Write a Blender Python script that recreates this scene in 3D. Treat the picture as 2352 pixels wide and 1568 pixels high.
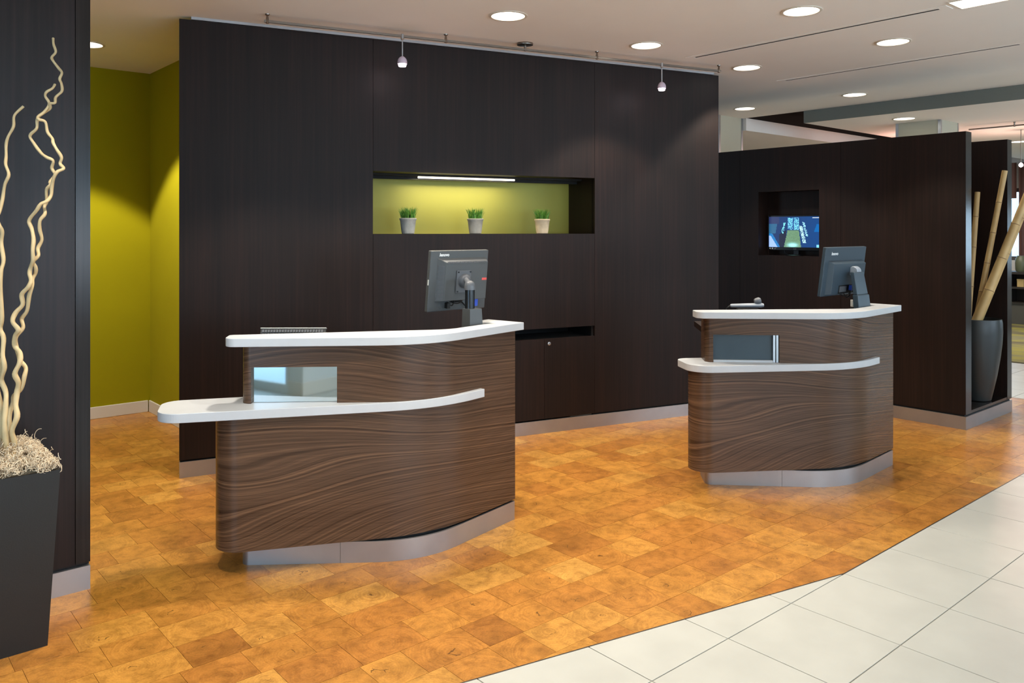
import bpy, math, random
from mathutils import Vector, Matrix
R = math.radians
random.seed(7)
scene = bpy.context.scene
for _o in list(bpy.data.objects):
    bpy.data.objects.remove(_o)
COL = scene.collection

# ------------------------------------------------------------------ camera
# world axes follow the building grid (x and y along the floor tiles)
CAM_H, FOC, CX, HY, YAW = 1.58, 1860.0, 1176.0, 530.0, R(-40.552)
cam = bpy.data.cameras.new('camera')
cam.sensor_width = 36.0
cam.lens = FOC / 2352 * 36
cam.shift_y = (HY - 784) / 2352
cam.clip_start = 0.05
camo = bpy.data.objects.new('camera', cam)
COL.objects.link(camo)
camo.location = (0, 0, CAM_H)
camo.rotation_euler = (R(90), 0, YAW)
scene.camera = camo

# ------------------------------------------------------------------ look and light
scene.view_settings.view_transform = 'Standard'
scene.view_settings.look = 'None'
scene.view_settings.gamma = 1.0
scene.view_settings.use_curve_mapping = False
scene.view_settings.exposure = 0.75
try:
    scene.cycles.use_denoising = True
    scene.cycles.max_bounces = 8
    scene.cycles.diffuse_bounces = 5
    scene.cycles.sample_clamp_indirect = 6.0
except Exception:
    pass

W = bpy.data.worlds.new('daylight')
scene.world = W
W.use_nodes = True
W.node_tree.nodes['Background'].inputs[0].default_value = (0.60, 0.80, 1.0, 1)
W.node_tree.nodes['Background'].inputs[1].default_value = 2.4
try:
    W.cycles.sampling_method = 'MANUAL'
    W.cycles.sample_map_resolution = 64
except Exception:
    pass


def lamp(name, kind, loc, energy, color, rot=(0, 0, 0), **kw):
    d = bpy.data.lights.new(name, kind)
    d.energy = energy
    d.color = color
    for k, v in kw.items():
        setattr(d, k, v)
    o = bpy.data.objects.new(name, d)
    o.location = loc
    o.rotation_euler = rot
    COL.objects.link(o)
    return o


# daylight entering through the glazing (one lamp per window opening)
DAY = (0.84, 0.91, 1.0)
lamp('window_light', 'AREA', (-3.6, 0.95, 1.55), 55, (0.46, 0.71, 1.0), (R(110), 0, 0),
     shape='RECTANGLE', size=4.3, size_y=2.3)
lamp('window_light', 'AREA', (2.2, -4.5, 1.6), 135, DAY, (R(150), 0, 0), shape='RECTANGLE', size=4.6, size_y=2.3)
lamp('window_light', 'AREA', (8.2, -4.5, 1.6), 95, DAY, (R(150), 0, 0), shape='RECTANGLE', size=4.6, size_y=2.3)
lamp('window_light', 'AREA', (16.3, -1.5, 1.45), 14, (0.62, 0.82, 1.0), (R(90), 0, R(90)), shape='RECTANGLE', size=2.2, size_y=1.1)
SPOT_E = 66
WARM = (1.0, 0.92, 0.79)
NICHE_E = 2.6


# ------------------------------------------------------------------ helpers
cF = Vector((0.65016, 0.75980))
cR = Vector((0.75980, -0.65016))


def at(px, py, depth):
    """point seen in the direction of a photograph pixel, depth metres ahead"""
    p = cR * ((px - CX) / FOC * depth) + cF * depth
    return Vector((p.x, p.y, CAM_H - (py - HY) / FOC * depth))


def fl(px, py, z=0.0):
    return at(px, py, FOC * (CAM_H - z) / (py - HY))


def proj(x, y, z):
    p = Vector((x, y))
    d = p.dot(cF)
    if d < 0.2:
        return None
    return CX + FOC * p.dot(cR) / d, HY + FOC * (CAM_H - z) / d, d


class MB:
    def __init__(s):
        s.v, s.f, s.uv, s.at = [], [], {}, {}

    def add(s, vs, fs, uv=None):
        b = len(s.v)
        s.v += [tuple(p) for p in vs]
        for i, f in enumerate(fs):
            if uv:
                s.uv[len(s.f)] = uv[i]
            s.f.append(tuple(b + k for k in f))
        return s

    def box(s, x0, x1, y0, y1, z0, z1):
        return s.add([(x0, y0, z0), (x1, y0, z0), (x1, y1, z0), (x0, y1, z0), (x0, y0, z1), (x1, y0, z1), (x1, y1, z1), (x0, y1, z1)],
                     [(0, 3, 2, 1), (4, 5, 6, 7), (0, 1, 5, 4), (1, 2, 6, 5), (2, 3, 7, 6), (3, 0, 4, 7)])

    def prism(s, poly, z0, z1):
        n = len(poly)
        a = sum(poly[i][0] * poly[(i + 1) % n][1] - poly[(i + 1) % n][0] * poly[i][1] for i in range(n))
        if a < 0:
            poly = poly[::-1]
        vs = [(p[0], p[1], z0) for p in poly] + [(p[0], p[1], z1) for p in poly]
        fs = [tuple(range(n - 1, -1, -1)), tuple(range(n, 2 * n))]
        fs += [(i, (i + 1) % n, n + (i + 1) % n, n + i) for i in range(n)]
        return s.add(vs, fs)

    def lathe(s, prof, seg=32, c=(0, 0, 0), cap=True):
        n = len(prof)
        vs = [(c[0] + r * math.cos(2 * math.pi * k / seg), c[1] + r * math.sin(2 * math.pi * k / seg), c[2] + z) for r, z in prof for k in range(seg)]
        fs = [(i * seg + k, i * seg + (k + 1) % seg, (i + 1) * seg + (k + 1) % seg, (i + 1) * seg + k) for i in range(n - 1) for k in range(seg)]
        if cap:
            fs += [tuple(range(seg - 1, -1, -1)), tuple((n - 1) * seg + k for k in range(seg))]
        return s.add(vs, fs)

    def tube(s, pts, rad, seg=8):
        pts = [Vector(p) for p in pts]
        n = len(pts)
        rad = rad if isinstance(rad, (list, tuple)) else [rad] * n
        ref = Vector((0.31, 0.77, 0.55)).normalized()
        vs = []
        for i, p in enumerate(pts):
            t = (pts[min(i + 1, n - 1)] - pts[max(i - 1, 0)]).normalized()
            a = t.cross(ref)
            if a.length < 1e-3:
                a = t.cross(Vector((1, 0, 0)))
            a.normalize()
            ref = a.cross(t).normalized()
            b = t.cross(a)
            for k in range(seg):
                q = 2 * math.pi * k / seg
                vs.append(p + (a * math.cos(q) + b * math.sin(q)) * rad[i])
        fs = [(i * seg + k, i * seg + (k + 1) % seg, (i + 1) * seg + (k + 1) % seg, (i + 1) * seg + k) for i in range(n - 1) for k in range(seg)]
        fs += [tuple(range(seg - 1, -1, -1)), tuple((n - 1) * seg + k for k in range(seg))]
        return s.add(vs, fs)

    def cyl(s, c, r, z0, z1, seg=24):
        return s.lathe([(r, z0), (r, z1)], seg, c)

    def xf(s, M):
        s.v = [tuple(M @ Vector(p)) for p in s.v]
        return s


MATS = {}
INV = {}


def obj(name, mb, mat, parent=None, smooth=False, world=True, bevel=0.0, **props):
    me = bpy.data.meshes.new(name)
    vs = mb.v
    if parent is not None and world:
        m = INV[parent.name]
        vs = [tuple(m @ Vector(p)) for p in vs]
    me.from_pydata(vs, [], mb.f)
    if mb.uv:
        u = me.uv_layers.new(name='UVMap')
        for p in me.polygons:
            c = mb.uv.get(p.index)
            if c:
                for k, li in enumerate(p.loop_indices):
                    u.data[li].uv = c[k]
    me.materials.append(MATS[mat] if isinstance(mat, str) else mat)
    if smooth:
        me.polygons.foreach_set('use_smooth', [True] * len(me.polygons))
        try:
            me.set_sharp_from_angle(angle=R(40))
        except Exception:
            pass
    me.update()
    o = bpy.data.objects.new(name, me)
    COL.objects.link(o)
    if parent is not None:
        o.parent = parent
    if bevel:
        b = o.modifiers.new('bevel', 'BEVEL')
        b.width = bevel
        b.segments = 2
        b.limit_method = 'ANGLE'
        b.angle_limit = R(40)
    for k, v in props.items():
        o[k] = v
    INV[o.name] = INV[parent.name] if parent is not None else Matrix.Identity(4)
    return o


def thing(name, label, cat, loc=(0, 0, 0), rz=0.0, group=None):
    o = bpy.data.objects.new(name, None)
    o.empty_display_size = 0.1
    o.location = loc
    o.rotation_euler = (0, 0, rz)
    COL.objects.link(o)
    o['label'] = label
    o['category'] = cat
    if group:
        o['group'] = group
    INV[o.name] = (Matrix.Translation(Vector(loc)) @ Matrix.Rotation(rz, 4, 'Z')).inverted()
    return o


def dup(src, loc=None, rz=None, label=None, parent=None):
    c = src.copy()
    COL.objects.link(c)
    if parent is not None:
        c.parent = parent
    if loc is not None:
        c.location = loc
    if rz is not None:
        c.rotation_euler = (0, 0, rz)
    if label:
        c['label'] = label
    for ch in list(src.children):
        dup(ch, parent=c)
    return c


def struct(name, mb, mat, parent=None, **kw):
    o = obj(name, mb, mat, parent, **kw)
    if parent is None:
        o['kind'] = 'structure'
    return o


def rounded(pts, rad, seg=14, closed=False):
    """polyline with its corners rounded by arcs"""
    out = []
    n = len(pts)
    for i, p in enumerate(pts):
        p = Vector(p)
        r = rad[i]
        if r <= 0 or (not closed and i in (0, n - 1)):
            out.append(p)
            continue
        a = (Vector(pts[(i - 1) % n]) - p).normalized()
        b = (Vector(pts[(i + 1) % n]) - p).normalized()
        ang = math.acos(max(-1, min(1, a.dot(b))))
        T = r / math.tan(ang / 2)
        p0, p1 = p + a * T, p + b * T
        c = p + (a + b).normalized() * (r / math.sin(ang / 2))
        v0, v1 = p0 - c, p1 - c
        tot = v0.angle(v1)
        sgn = 1 if v0.x * v1.y - v0.y * v1.x > 0 else -1
        for k in range(seg + 1):
            q = sgn * tot * k / seg
            out.append(c + Vector((v0.x * math.cos(q) - v0.y * math.sin(q), v0.x * math.sin(q) + v0.y * math.cos(q))))
    return out


def strip(mb, path, z0, z1, th, u0=0.0, s0=None, s1=None, flip=1):
    """upright panel following a plan path, th thick towards its left side, with UVs in metres"""
    L = [0.0]
    for i in range(1, len(path)):
        L.append(L[-1] + (path[i] - path[i - 1]).length)
    s0 = 0.0 if s0 is None else s0
    s1 = L[-1] if s1 is None else s1

    def pt(s):
        for i in range(1, len(L)):
            if s <= L[i] + 1e-9:
                t = (s - L[i - 1]) / max(1e-9, L[i] - L[i - 1])
                return path[i - 1].lerp(path[i], t)
        return path[-1]
    ss = [s0] + [s for s in L if s0 + 1e-5 < s < s1 - 1e-5] + [s1]
    P = [pt(s) for s in ss]
    n = len(P)
    N = []
    for i in range(n):
        d = (P[min(i + 1, n - 1)] - P[max(i - 1, 0)]).normalized()
        N.append(Vector((-d.y, d.x)) * th * flip)
    Q = [P[i] + N[i] for i in range(n)]
    vs = [(p.x, p.y, z0) for p in P] + [(p.x, p.y, z1) for p in P] + [(p.x, p.y, z0) for p in Q] + [(p.x, p.y, z1) for p in Q]
    fs, uv = [], []
    for i in range(n - 1):
        ua, ub = ss[i] - u0, ss[i + 1] - u0
        fs.append((i, i + 1, n + i + 1, n + i)); uv.append([(ua, z0), (ub, z0), (ub, z1), (ua, z1)])
        fs.append((2 * n + i + 1, 2 * n + i, 3 * n + i, 3 * n + i + 1)); uv.append([(ub, z0), (ua, z0), (ua, z1), (ub, z1)])
        fs.append((n + i, n + i + 1, 3 * n + i + 1, 3 * n + i)); uv.append([(ua, z1), (ub, z1), (ub, z1 + th), (ua, z1 + th)])
        fs.append((i + 1, i, 2 * n + i, 2 * n + i + 1)); uv.append([(ub, z0), (ua, z0), (ua, z0 - th), (ub, z0 - th)])
    fs.append((0, n, 3 * n, 2 * n)); uv.append([(0, z0), (0, z1), (th, z1), (th, z0)])
    fs.append((n - 1, 3 * n - 1 + 0 * n, 4 * n - 1, 2 * n - 1)); uv.append([(0, z0), (th, z0), (th, z1), (0, z1)])
    mb.add(vs, fs, uv)
    return mb


def clip(poly, a, b, c):
    """keep the part of a plan polygon where a*x + b*y >= c"""
    out = []
    n = len(poly)
    for i in range(n):
        p, q = poly[i], poly[(i + 1) % n]
        dp, dq = a * p[0] + b * p[1] - c, a * q[0] + b * q[1] - c
        if dp >= 0:
            out.append(p)
        if dp * dq < 0:
            t = dp / (dp - dq)
            out.append((p[0] + (q[0] - p[0]) * t, p[1] + (q[1] - p[1]) * t))
    return out


def area(poly):
    n = len(poly)
    return abs(sum(poly[i][0] * poly[(i + 1) % n][1] - poly[(i + 1) % n][0] * poly[i][1] for i in range(n))) / 2


# ------------------------------------------------------------------ materials
def lin(h):
    h = h.lstrip('#')
    c = [int(h[i:i + 2], 16) / 255 for i in (0, 2, 4)]
    return tuple(x / 12.92 if x <= 0.04045 else ((x + 0.055) / 1.055) ** 2.4 for x in c) + (1,)


def new_mat(name):
    m = bpy.data.materials.new(name)
    m.use_nodes = True
    nt = m.node_tree
    b = nt.nodes['Principled BSDF']
    MATS[name] = m
    return m, nt, b


def plain(name, col, rough=0.5, metal=0.0, spec=0.5, emit=None, es=0.0, noise=0.0, nscale=8.0, bump=0.0, bscale=60.0):
    m, nt, b = new_mat(name)
    b.inputs['Base Color'].default_value = lin(col)
    b.inputs['Roughness'].default_value = rough
    b.inputs['Metallic'].default_value = metal
    b.inputs['Specular IOR Level'].default_value = spec
    if emit:
        b.inputs['Emission Color'].default_value = lin(emit)
        b.inputs['Emission Strength'].default_value = es
    N, K = nt.nodes.new, nt.links.new
    if noise or bump:
        tc = N('ShaderNodeTexCoord')
    if noise:
        t = N('ShaderNodeTexNoise'); t.inputs['Scale'].default_value = nscale; t.inputs['Detail'].default_value = 4
        K(tc.outputs['Object'], t.inputs['Vector'])
        r = N('ShaderNodeValToRGB')
        c = lin(col)
        r.color_ramp.elements[0].color = tuple(x * (1 - noise) for x in c[:3]) + (1,)
        r.color_ramp.elements[1].color = tuple(min(1, x * (1 + noise)) for x in c[:3]) + (1,)
        r.color_ramp.elements[0].position = 0.3; r.color_ramp.elements[1].position = 0.7
        K(t.outputs['Fac'], r.inputs['Fac']); K(r.outputs['Color'], b.inputs['Base Color'])
    if bump:
        t2 = N('ShaderNodeTexNoise'); t2.inputs['Scale'].default_value = bscale; t2.inputs['Detail'].default_value = 3
        K(tc.outputs['Object'], t2.inputs['Vector'])
        bp = N('ShaderNodeBump'); bp.inputs['Strength'].default_value = bump; bp.inputs['Distance'].default_value = 0.01
        K(t2.outputs['Fac'], bp.inputs['Height']); K(bp.outputs['Normal'], b.inputs['Normal'])
    return m


def ramp(nt, stops):
    r = nt.nodes.new('ShaderNodeValToRGB')
    e = r.color_ramp.elements
    while len(e) < len(stops):
        e.new(0.5)
    for i, (p, c) in enumerate(stops):
        e[i].position = p
        e[i].color = c if not isinstance(c, str) else lin(c)
    return r


def math_node(nt, op, a=None, b=None):
    n = nt.nodes.new('ShaderNodeMath')
    n.operation = op
    for i, x in enumerate((a, b)):
        if x is None:
            continue
        if isinstance(x, (int, float)):
            n.inputs[i].default_value = x
        else:
            nt.links.new(x, n.inputs[i])
    return n.outputs[0]


def mix(nt, fac, a, b, mode='MIX'):
    n = nt.nodes.new('ShaderNodeMix')
    n.data_type = 'RGBA'
    n.blend_type = mode
    for s, x in ((0, fac), (6, a), (7, b)):
        if isinstance(x, (int, float)):
            n.inputs[s].default_value = x
        elif isinstance(x, tuple):
            n.inputs[s].default_value = x
        else:
            nt.links.new(x, n.inputs[s])
    return n.outputs[2]


def walnut(name):
    m, nt, b = new_mat(name)
    N, K = nt.nodes.new, nt.links.new
    uv = N('ShaderNodeUVMap'); uv.uv_map = 'UVMap'

    def noise(sx, sy, detail, dist=0.0, off=0.0):
        mp = N('ShaderNodeMapping')
        mp.inputs['Scale'].default_value = (sx, sy, 1)
        mp.inputs['Location'].default_value = (off, off * 0.37, 0)
        K(uv.outputs['UV'], mp.inputs['Vector'])
        t = N('ShaderNodeTexNoise')
        t.inputs['Scale'].default_value = 1.0
        t.inputs['Detail'].default_value = detail
        t.inputs['Roughness'].default_value = 0.5
        t.inputs['Distortion'].default_value = dist
        K(mp.outputs['Vector'], t.inputs['Vector'])
        return t.outputs['Fac']
    sv = N('ShaderNodeSeparateXYZ'); K(uv.outputs['UV'], sv.inputs[0])
    field = noise(0.50, 1.9, 0.6, 0.0, 3.3)
    ph = math_node(nt, 'ADD', math_node(nt, 'MULTIPLY', field, 52.0), math_node(nt, 'MULTIPLY', sv.outputs[1], 78.0))
    ph = math_node(nt, 'ADD', ph, math_node(nt, 'MULTIPLY', noise(2.5, 30, 2, 0, 1.0), 0.25))
    t1 = N('ShaderNodeTexNoise'); t1.noise_dimensions = '1D'
    t1.inputs['Scale'].default_value = 1.3; t1.inputs['Detail'].default_value = 5; t1.inputs['Roughness'].default_value = 0.68
    K(ph, t1.inputs['W'])
    rings = t1.outputs['Fac']
    fine = noise(5, 260, 3, 0, 7.0)
    broad = noise(0.8, 9.0, 3, 0.3, 11.0)
    v = math_node(nt, 'ADD', math_node(nt, 'MULTIPLY', rings, 0.62), math_node(nt, 'MULTIPLY', fine, 0.22))
    v = math_node(nt, 'ADD', v, math_node(nt, 'MULTIPLY', broad, 0.16))
    r = ramp(nt, [(0.34, '#2d1e15'), (0.44, '#453123'), (0.53, '#563f2f'), (0.66, '#70523b')])
    K(v, r.inputs['Fac'])
    K(r.outputs['Color'], b.inputs['Base Color'])
    b.inputs['Roughness'].default_value = 0.27
    b.inputs['Specular IOR Level'].default_value = 0.3
    return m


def wenge(name, c0, c1, c2, rough=0.42):
    m, nt, b = new_mat(name)
    N, K = nt.nodes.new, nt.links.new
    g = N('ShaderNodeNewGeometry')
    mp = N('ShaderNodeMapping')
    mp.inputs['Scale'].default_value = (70, 70, 1.3)
    K(g.outputs['Position'], mp.inputs['Vector'])
    t = N('ShaderNodeTexNoise'); t.inputs['Scale'].default_value = 1.0; t.inputs['Detail'].default_value = 4
    K(mp.outputs['Vector'], t.inputs['Vector'])
    mp2 = N('ShaderNodeMapping')
    mp2.inputs['Scale'].default_value = (6, 6, 0.25)
    K(g.outputs['Position'], mp2.inputs['Vector'])
    t2 = N('ShaderNodeTexNoise'); t2.inputs['Scale'].default_value = 1.0; t2.inputs['Detail'].default_value = 2
    K(mp2.outputs['Vector'], t2.inputs['Vector'])
    v = math_node(nt, 'ADD', math_node(nt, 'MULTIPLY', t.outputs['Fac'], 0.6), math_node(nt, 'MULTIPLY', t2.outputs['Fac'], 0.4))
    r = ramp(nt, [(0.32, c0), (0.5, c1), (0.68, c2)])
    K(v, r.inputs['Fac'])
    K(r.outputs['Color'], b.inputs['Base Color'])
    b.inputs['Roughness'].default_value = rough
    b.inputs['Specular IOR Level'].default_value = 0.22
    return m


def endgrain(name):
    """end-grain floor blocks: growth rings round a pith, checks, one tone per block"""
    m, nt, b = new_mat(name)
    N, K = nt.nodes.new, nt.links.new
    uv = N('ShaderNodeUVMap'); uv.uv_map = 'UVMap'
    a = N('ShaderNodeAttribute'); a.attribute_name = 'tone'
    sep = N('ShaderNodeSeparateColor'); K(a.outputs['Color'], sep.inputs['Color'])
    r1, r2, r3 = sep.outputs[0], sep.outputs[1], sep.outputs[2]
    off = N('ShaderNodeCombineXYZ')
    K(math_node(nt, 'MULTIPLY', r1, 37.0), off.inputs[0]); K(math_node(nt, 'MULTIPLY', r2, 53.0), off.inputs[1])
    va = N('ShaderNodeVectorMath'); va.operation = 'ADD'
    K(uv.outputs['UV'], va.inputs[0]); K(off.outputs[0], va.inputs[1])

    def noise(scale, detail=3, rough=0.55):
        t = N('ShaderNodeTexNoise'); t.inputs['Scale'].default_value = scale; t.inputs['Detail'].default_value = detail
        t.inputs['Roughness'].default_value = rough
        K(va.outputs[0], t.inputs['Vector'])
        return t.outputs['Fac']
    ln = N('ShaderNodeVectorMath'); ln.operation = 'LENGTH'; K(uv.outputs['UV'], ln.inputs[0])
    dist = math_node(nt, 'ADD', ln.outputs['Value'], math_node(nt, 'MULTIPLY', noise(9, 3), 0.05))
    t1 = N('ShaderNodeTexNoise'); t1.noise_dimensions = '1D'
    t1.inputs['Scale'].default_value = 105.0; t1.inputs['Detail'].default_value = 3; t1.inputs['Roughness'].default_value = 0.6
    K(math_node(nt, 'ADD', dist, math_node(nt, 'MULTIPLY', r1, 9.0)), t1.inputs['W'])
    rr = ramp(nt, [(0.36, (0, 0, 0, 1)), (0.64, (1, 1, 1, 1))]); K(t1.outputs['Fac'], rr.inputs['Fac'])
    ringw = math_node(nt, 'MULTIPLY', rr.outputs['Color'], noise(14, 2))
    mott = noise(22, 5, 0.65)
    base = ramp(nt, [(0.0, '#a0682d'), (0.28, '#b47734'), (0.62, '#c0853a'), (1.0, '#cf9a4c')])
    K(r3, base.inputs['Fac'])
    dark = mix(nt, 1.0, base.outputs['Color'], (0.62, 0.52, 0.44, 1), 'MULTIPLY')
    c = mix(nt, math_node(nt, 'MULTIPLY', ringw, 0.8), base.outputs['Color'], dark)
    mr = ramp(nt, [(0.34, (0.62, 0.57, 0.52, 1)), (0.53, (1, 1, 1, 1)), (0.75, (1.12, 1.10, 1.04, 1))])
    K(mott, mr.inputs['Fac'])
    c = mix(nt, 0.75, c, mr.outputs['Color'], 'MULTIPLY')
    big = ramp(nt, [(0.36, (0.66, 0.64, 0.60, 1)), (0.56, (1, 1, 1, 1))]); K(noise(7.5, 3), big.inputs['Fac'])
    c = mix(nt, 0.7, c, big.outputs['Color'], 'MULTIPLY')
    pore = ramp(nt, [(0.35, (0.78, 0.75, 0.72, 1)), (0.6, (1.04, 1.04, 1.03, 1))]); K(noise(150, 2), pore.inputs['Fac'])
    c = mix(nt, 0.6, c, pore.outputs['Color'], 'MULTIPLY')
    # darker heart
    hr = ramp(nt, [(0.0, (1, 1, 1, 1)), (0.075, (0, 0, 0, 1))])
    K(dist, hr.inputs['Fac'])
    heart = math_node(nt, 'MULTIPLY', math_node(nt, 'MULTIPLY', hr.outputs['Color'], 0.55), r2)
    c = mix(nt, heart, c, lin('#7a5122'))
    # radial checks near the pith
    vo = N('ShaderNodeTexVoronoi'); vo.feature = 'DISTANCE_TO_EDGE'; vo.inputs['Scale'].default_value = 17
    vs = N('ShaderNodeVectorMath'); vs.operation = 'ADD'
    nz = N('ShaderNodeTexNoise'); nz.inputs['Scale'].default_value = 30; K(va.outputs[0], nz.inputs['Vector'])
    sc = N('ShaderNodeVectorMath'); sc.operation = 'SCALE'; sc.inputs['Scale'].default_value = 0.022; K(nz.outputs['Color'], sc.inputs[0])
    K(va.outputs[0], vs.inputs[0]); K(sc.outputs[0], vs.inputs[1]); K(vs.outputs[0], vo.inputs['Vector'])
    thin = math_node(nt, 'LESS_THAN', vo.outputs['Distance'], 0.026)
    near = math_node(nt, 'LESS_THAN', dist, math_node(nt, 'ADD', 0.030, math_node(nt, 'MULTIPLY', r1, 0.025)))
    some = math_node(nt, 'GREATER_THAN', noise(22, 1), 0.45)
    crack = math_node(nt, 'MULTIPLY', math_node(nt, 'MULTIPLY', thin, near), some)
    c = mix(nt, math_node(nt, 'MULTIPLY', crack, 0.72), c, lin('#4a2d12'))
    K(c, b.inputs['Base Color'])
    b.inputs['Roughness'].default_value = 0.30
    b.inputs['Specular IOR Level'].default_value = 0.42
    return m


walnut('walnut')
wenge('wenge', '#150c09', '#1c110d', '#261712', 0.52)
wenge('wenge_gloss', '#150e0c', '#1d1412', '#271b18', 0.34)
wenge('wenge_edge', '#191412', '#211c1a', '#2a2422', 0.17)
endgrain('endgrain')
plain('subfloor', '#5a3714', 0.8)
plain('grout', '#8f8a7e', 0.9)
plain('tile', '#b3b1a9', 0.34, noise=0.05, nscale=5.0)
plain('ceiling_paint', '#efeae3', 0.85, noise=0.02, nscale=1.5)
plain('soffit_paint', '#c6c1b2', 0.85)
plain('void_dark', '#1c1612', 0.9)
plain('olive', '#978d08', 0.9, spec=0.15, noise=0.03, nscale=3)
plain('niche_green', '#a39c40', 0.6, noise=0.03, nscale=3)
plain('white_paint', '#d9d8d2', 0.7)
plain('white_trim', '#d8cfc0', 0.5)
plain('metal', '#a9a6a6', 0.42, 0.85, noise=0.05, nscale=6)
plain('metal_dark', '#6f665f', 0.35, 1.0)
plain('aluminium', '#b9bcc0', 0.35, 1.0)
plain('solid_white', '#babbbd', 0.42, noise=0.015, nscale=20)
plain('black_gap', '#090808', 0.8)
plain('planter_black', '#151412', 0.5, bump=0.05, bscale=220)
plain('vase_black', '#2a2c2c', 0.40)
plain('moss', '#d3bfa2', 0.95, noise=0.28, nscale=40)
plain('moss_bed', '#7d6f59', 0.95, noise=0.4, nscale=50)
plain('branch', '#c6ab7d', 0.6, noise=0.14, nscale=14, bump=0.1, bscale=90)
plain('bamboo', '#bd9a63', 0.5, noise=0.12, nscale=9)
plain('bamboo_node', '#80603a', 0.6)
plain('plastic', '#484a4b', 0.42, bump=0.03, bscale=500)
plain('plastic_blue', '#33404a', 0.36, bump=0.03, bscale=500)
plain('plastic_light', '#585a5e', 0.4)
plain('plastic_black', '#14161a', 0.22)
plain('key_black', '#2c2b29', 0.45)
plain('cable', '#101010', 0.5)
plain('vga_blue', '#2a4ab0', 0.45)
plain('white_plastic', '#cfcfc9', 0.45)
plain('silver_plastic', '#8b9199', 0.33)
plain('letter_white', '#e8e8e8', 0.5)
plain('sticker_red', '#d8524e', 0.6)
plain('pot_grey', '#a9a59c', 0.9, noise=0.14, nscale=22, bump=0.15, bscale=60)
plain('pot_mid', '#a09a8f', 0.9, noise=0.12, nscale=22, bump=0.15, bscale=60)
plain('pot_tan', '#cdb798', 0.9, noise=0.12, nscale=22, bump=0.15, bscale=60)
plain('soil', '#2b2016', 1.0)
plain('lamp_disc', '#ffffff', 0.5, emit='#fff6e6', es=3.2)
plain('tube_glow', '#ffffff', 0.5, emit='#fff1d4', es=3.0)
plain('bulb_glow', '#ffffff', 0.5, emit='#ffe9f2', es=7.0)
plain('shade_glass', '#c9b5c2', 0.2)
plain('slate_pane', '#3a474f', 0.22)
plain('mirror', '#d9e6ea', 0.03, 1.0)
plain('curtain', '#6b4a42', 0.85)
plain('credenza', '#26221f', 0.45)
plain('credenza_grey', '#4a4a45', 0.5)
plain('jar_green', '#59604a', 0.4)
plain('box_tan', '#b8a06a', 0.7)
plain('facade', '#c9d3da', 0.9)
plain('paving', '#c9ccd0', 0.9)
plain('fascia_shade', '#74756d', 0.8)  # shade on the lower-ceiling face, put into the colour
plain('column_paint', '#bcb8a4', 0.7)
plain('rail_metal', '#8d847b', 0.3, 1.0)
plain('carpet_brown', '#6a5848', 0.95, noise=0.3, nscale=30)


def grass_mat():
    m, nt, b = new_mat('grass_blade')
    N, K = nt.nodes.new, nt.links.new
    g = N('ShaderNodeTexCoord')
    t = N('ShaderNodeTexNoise'); t.inputs['Scale'].default_value = 60
    K(g.outputs['Object'], t.inputs['Vector'])
    r = ramp(nt, [(0.3, '#2c5a14'), (0.55, '#55892a'), (0.75, '#8fb848')])
    K(t.outputs['Fac'], r.inputs['Fac']); K(r.outputs['Color'], b.inputs['Base Color'])
    b.inputs['Roughness'].default_value = 0.5


grass_mat()


def rug_mat():
    m, nt, b = new_mat('rug')
    N, K = nt.nodes.new, nt.links.new
    g = N('ShaderNodeNewGeometry')
    mp = N('ShaderNodeMapping'); mp.inputs['Scale'].default_value = (0.9, 0.35, 1)
    K(g.outputs['Position'], mp.inputs['Vector'])
    t = N('ShaderNodeTexNoise'); t.inputs['Scale'].default_value = 1.6; t.inputs['Detail'].default_value = 6
    K(mp.outputs['Vector'], t.inputs['Vector'])
    r = ramp(nt, [(0.34, '#4f4636'), (0.46, '#6b6848'), (0.52, '#848035'), (0.62, '#666556'), (0.75, '#787345')])
    K(t.outputs['Fac'], r.inputs['Fac']); K(r.outputs['Color'], b.inputs['Base Color'])
    b.inputs['Roughness'].default_value = 0.95


rug_mat()


def glass_mat():
    m, nt, b = new_mat('window_glass')
    N, K = nt.nodes.new, nt.links.new
    out = nt.nodes['Material Output']
    tr = N('ShaderNodeBsdfTransparent'); tr.inputs['Color'].default_value = (0.9, 0.97, 1, 1)
    gl = N('ShaderNodeBsdfGlossy'); gl.inputs['Roughness'].default_value = 0.02
    lw = N('ShaderNodeLayerWeight'); lw.inputs['Blend'].default_value = 0.5
    fac = math_node(nt, 'ADD', math_node(nt, 'MULTIPLY', math_node(nt, 'POWER', lw.outputs['Facing'], 5.0), 0.5), 0.04)
    mx = N('ShaderNodeMixShader')
    K(fac, mx.inputs[0]); K(tr.outputs[0], mx.inputs[1]); K(gl.outputs[0], mx.inputs[2])
    K(mx.outputs[0], out.inputs['Surface'])


glass_mat()


def screen_mat():
    m, nt, b = new_mat('screen_picture')
    N, K = nt.nodes.new, nt.links.new
    a = N('ShaderNodeAttribute'); a.attribute_name = 'picture'
    b.inputs['Base Color'].default_value = (0.01, 0.01, 0.015, 1)
    b.inputs['Roughness'].default_value = 0.25
    K(a.outputs['Color'], b.inputs['Emission Color'])
    b.inputs['Emission Strength'].default_value = 0.85


screen_mat()

# ================================================================== FLOOR
GX, GY = 3.593, 1.8415           # tile corner where the wood edge kinks
AX, AY = 1.7076, 2.2650          # a second point of the oblique wood edge
ldx, ldy = AX - GX, AY - GY      # wood lies on the far side of both edges
la = (-ldy, ldx)                 # normal of the oblique edge
if la[1] < 0:
    la = (-la[0], -la[1])
lc = la[0] * GX + la[1] * GY
WOOD_END = 8.608
CEIL = 2.955

floor = struct('floor', MB().box(-6.2, 16.6, -4.8, 9.2, -0.12, -0.006), 'subfloor')


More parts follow.
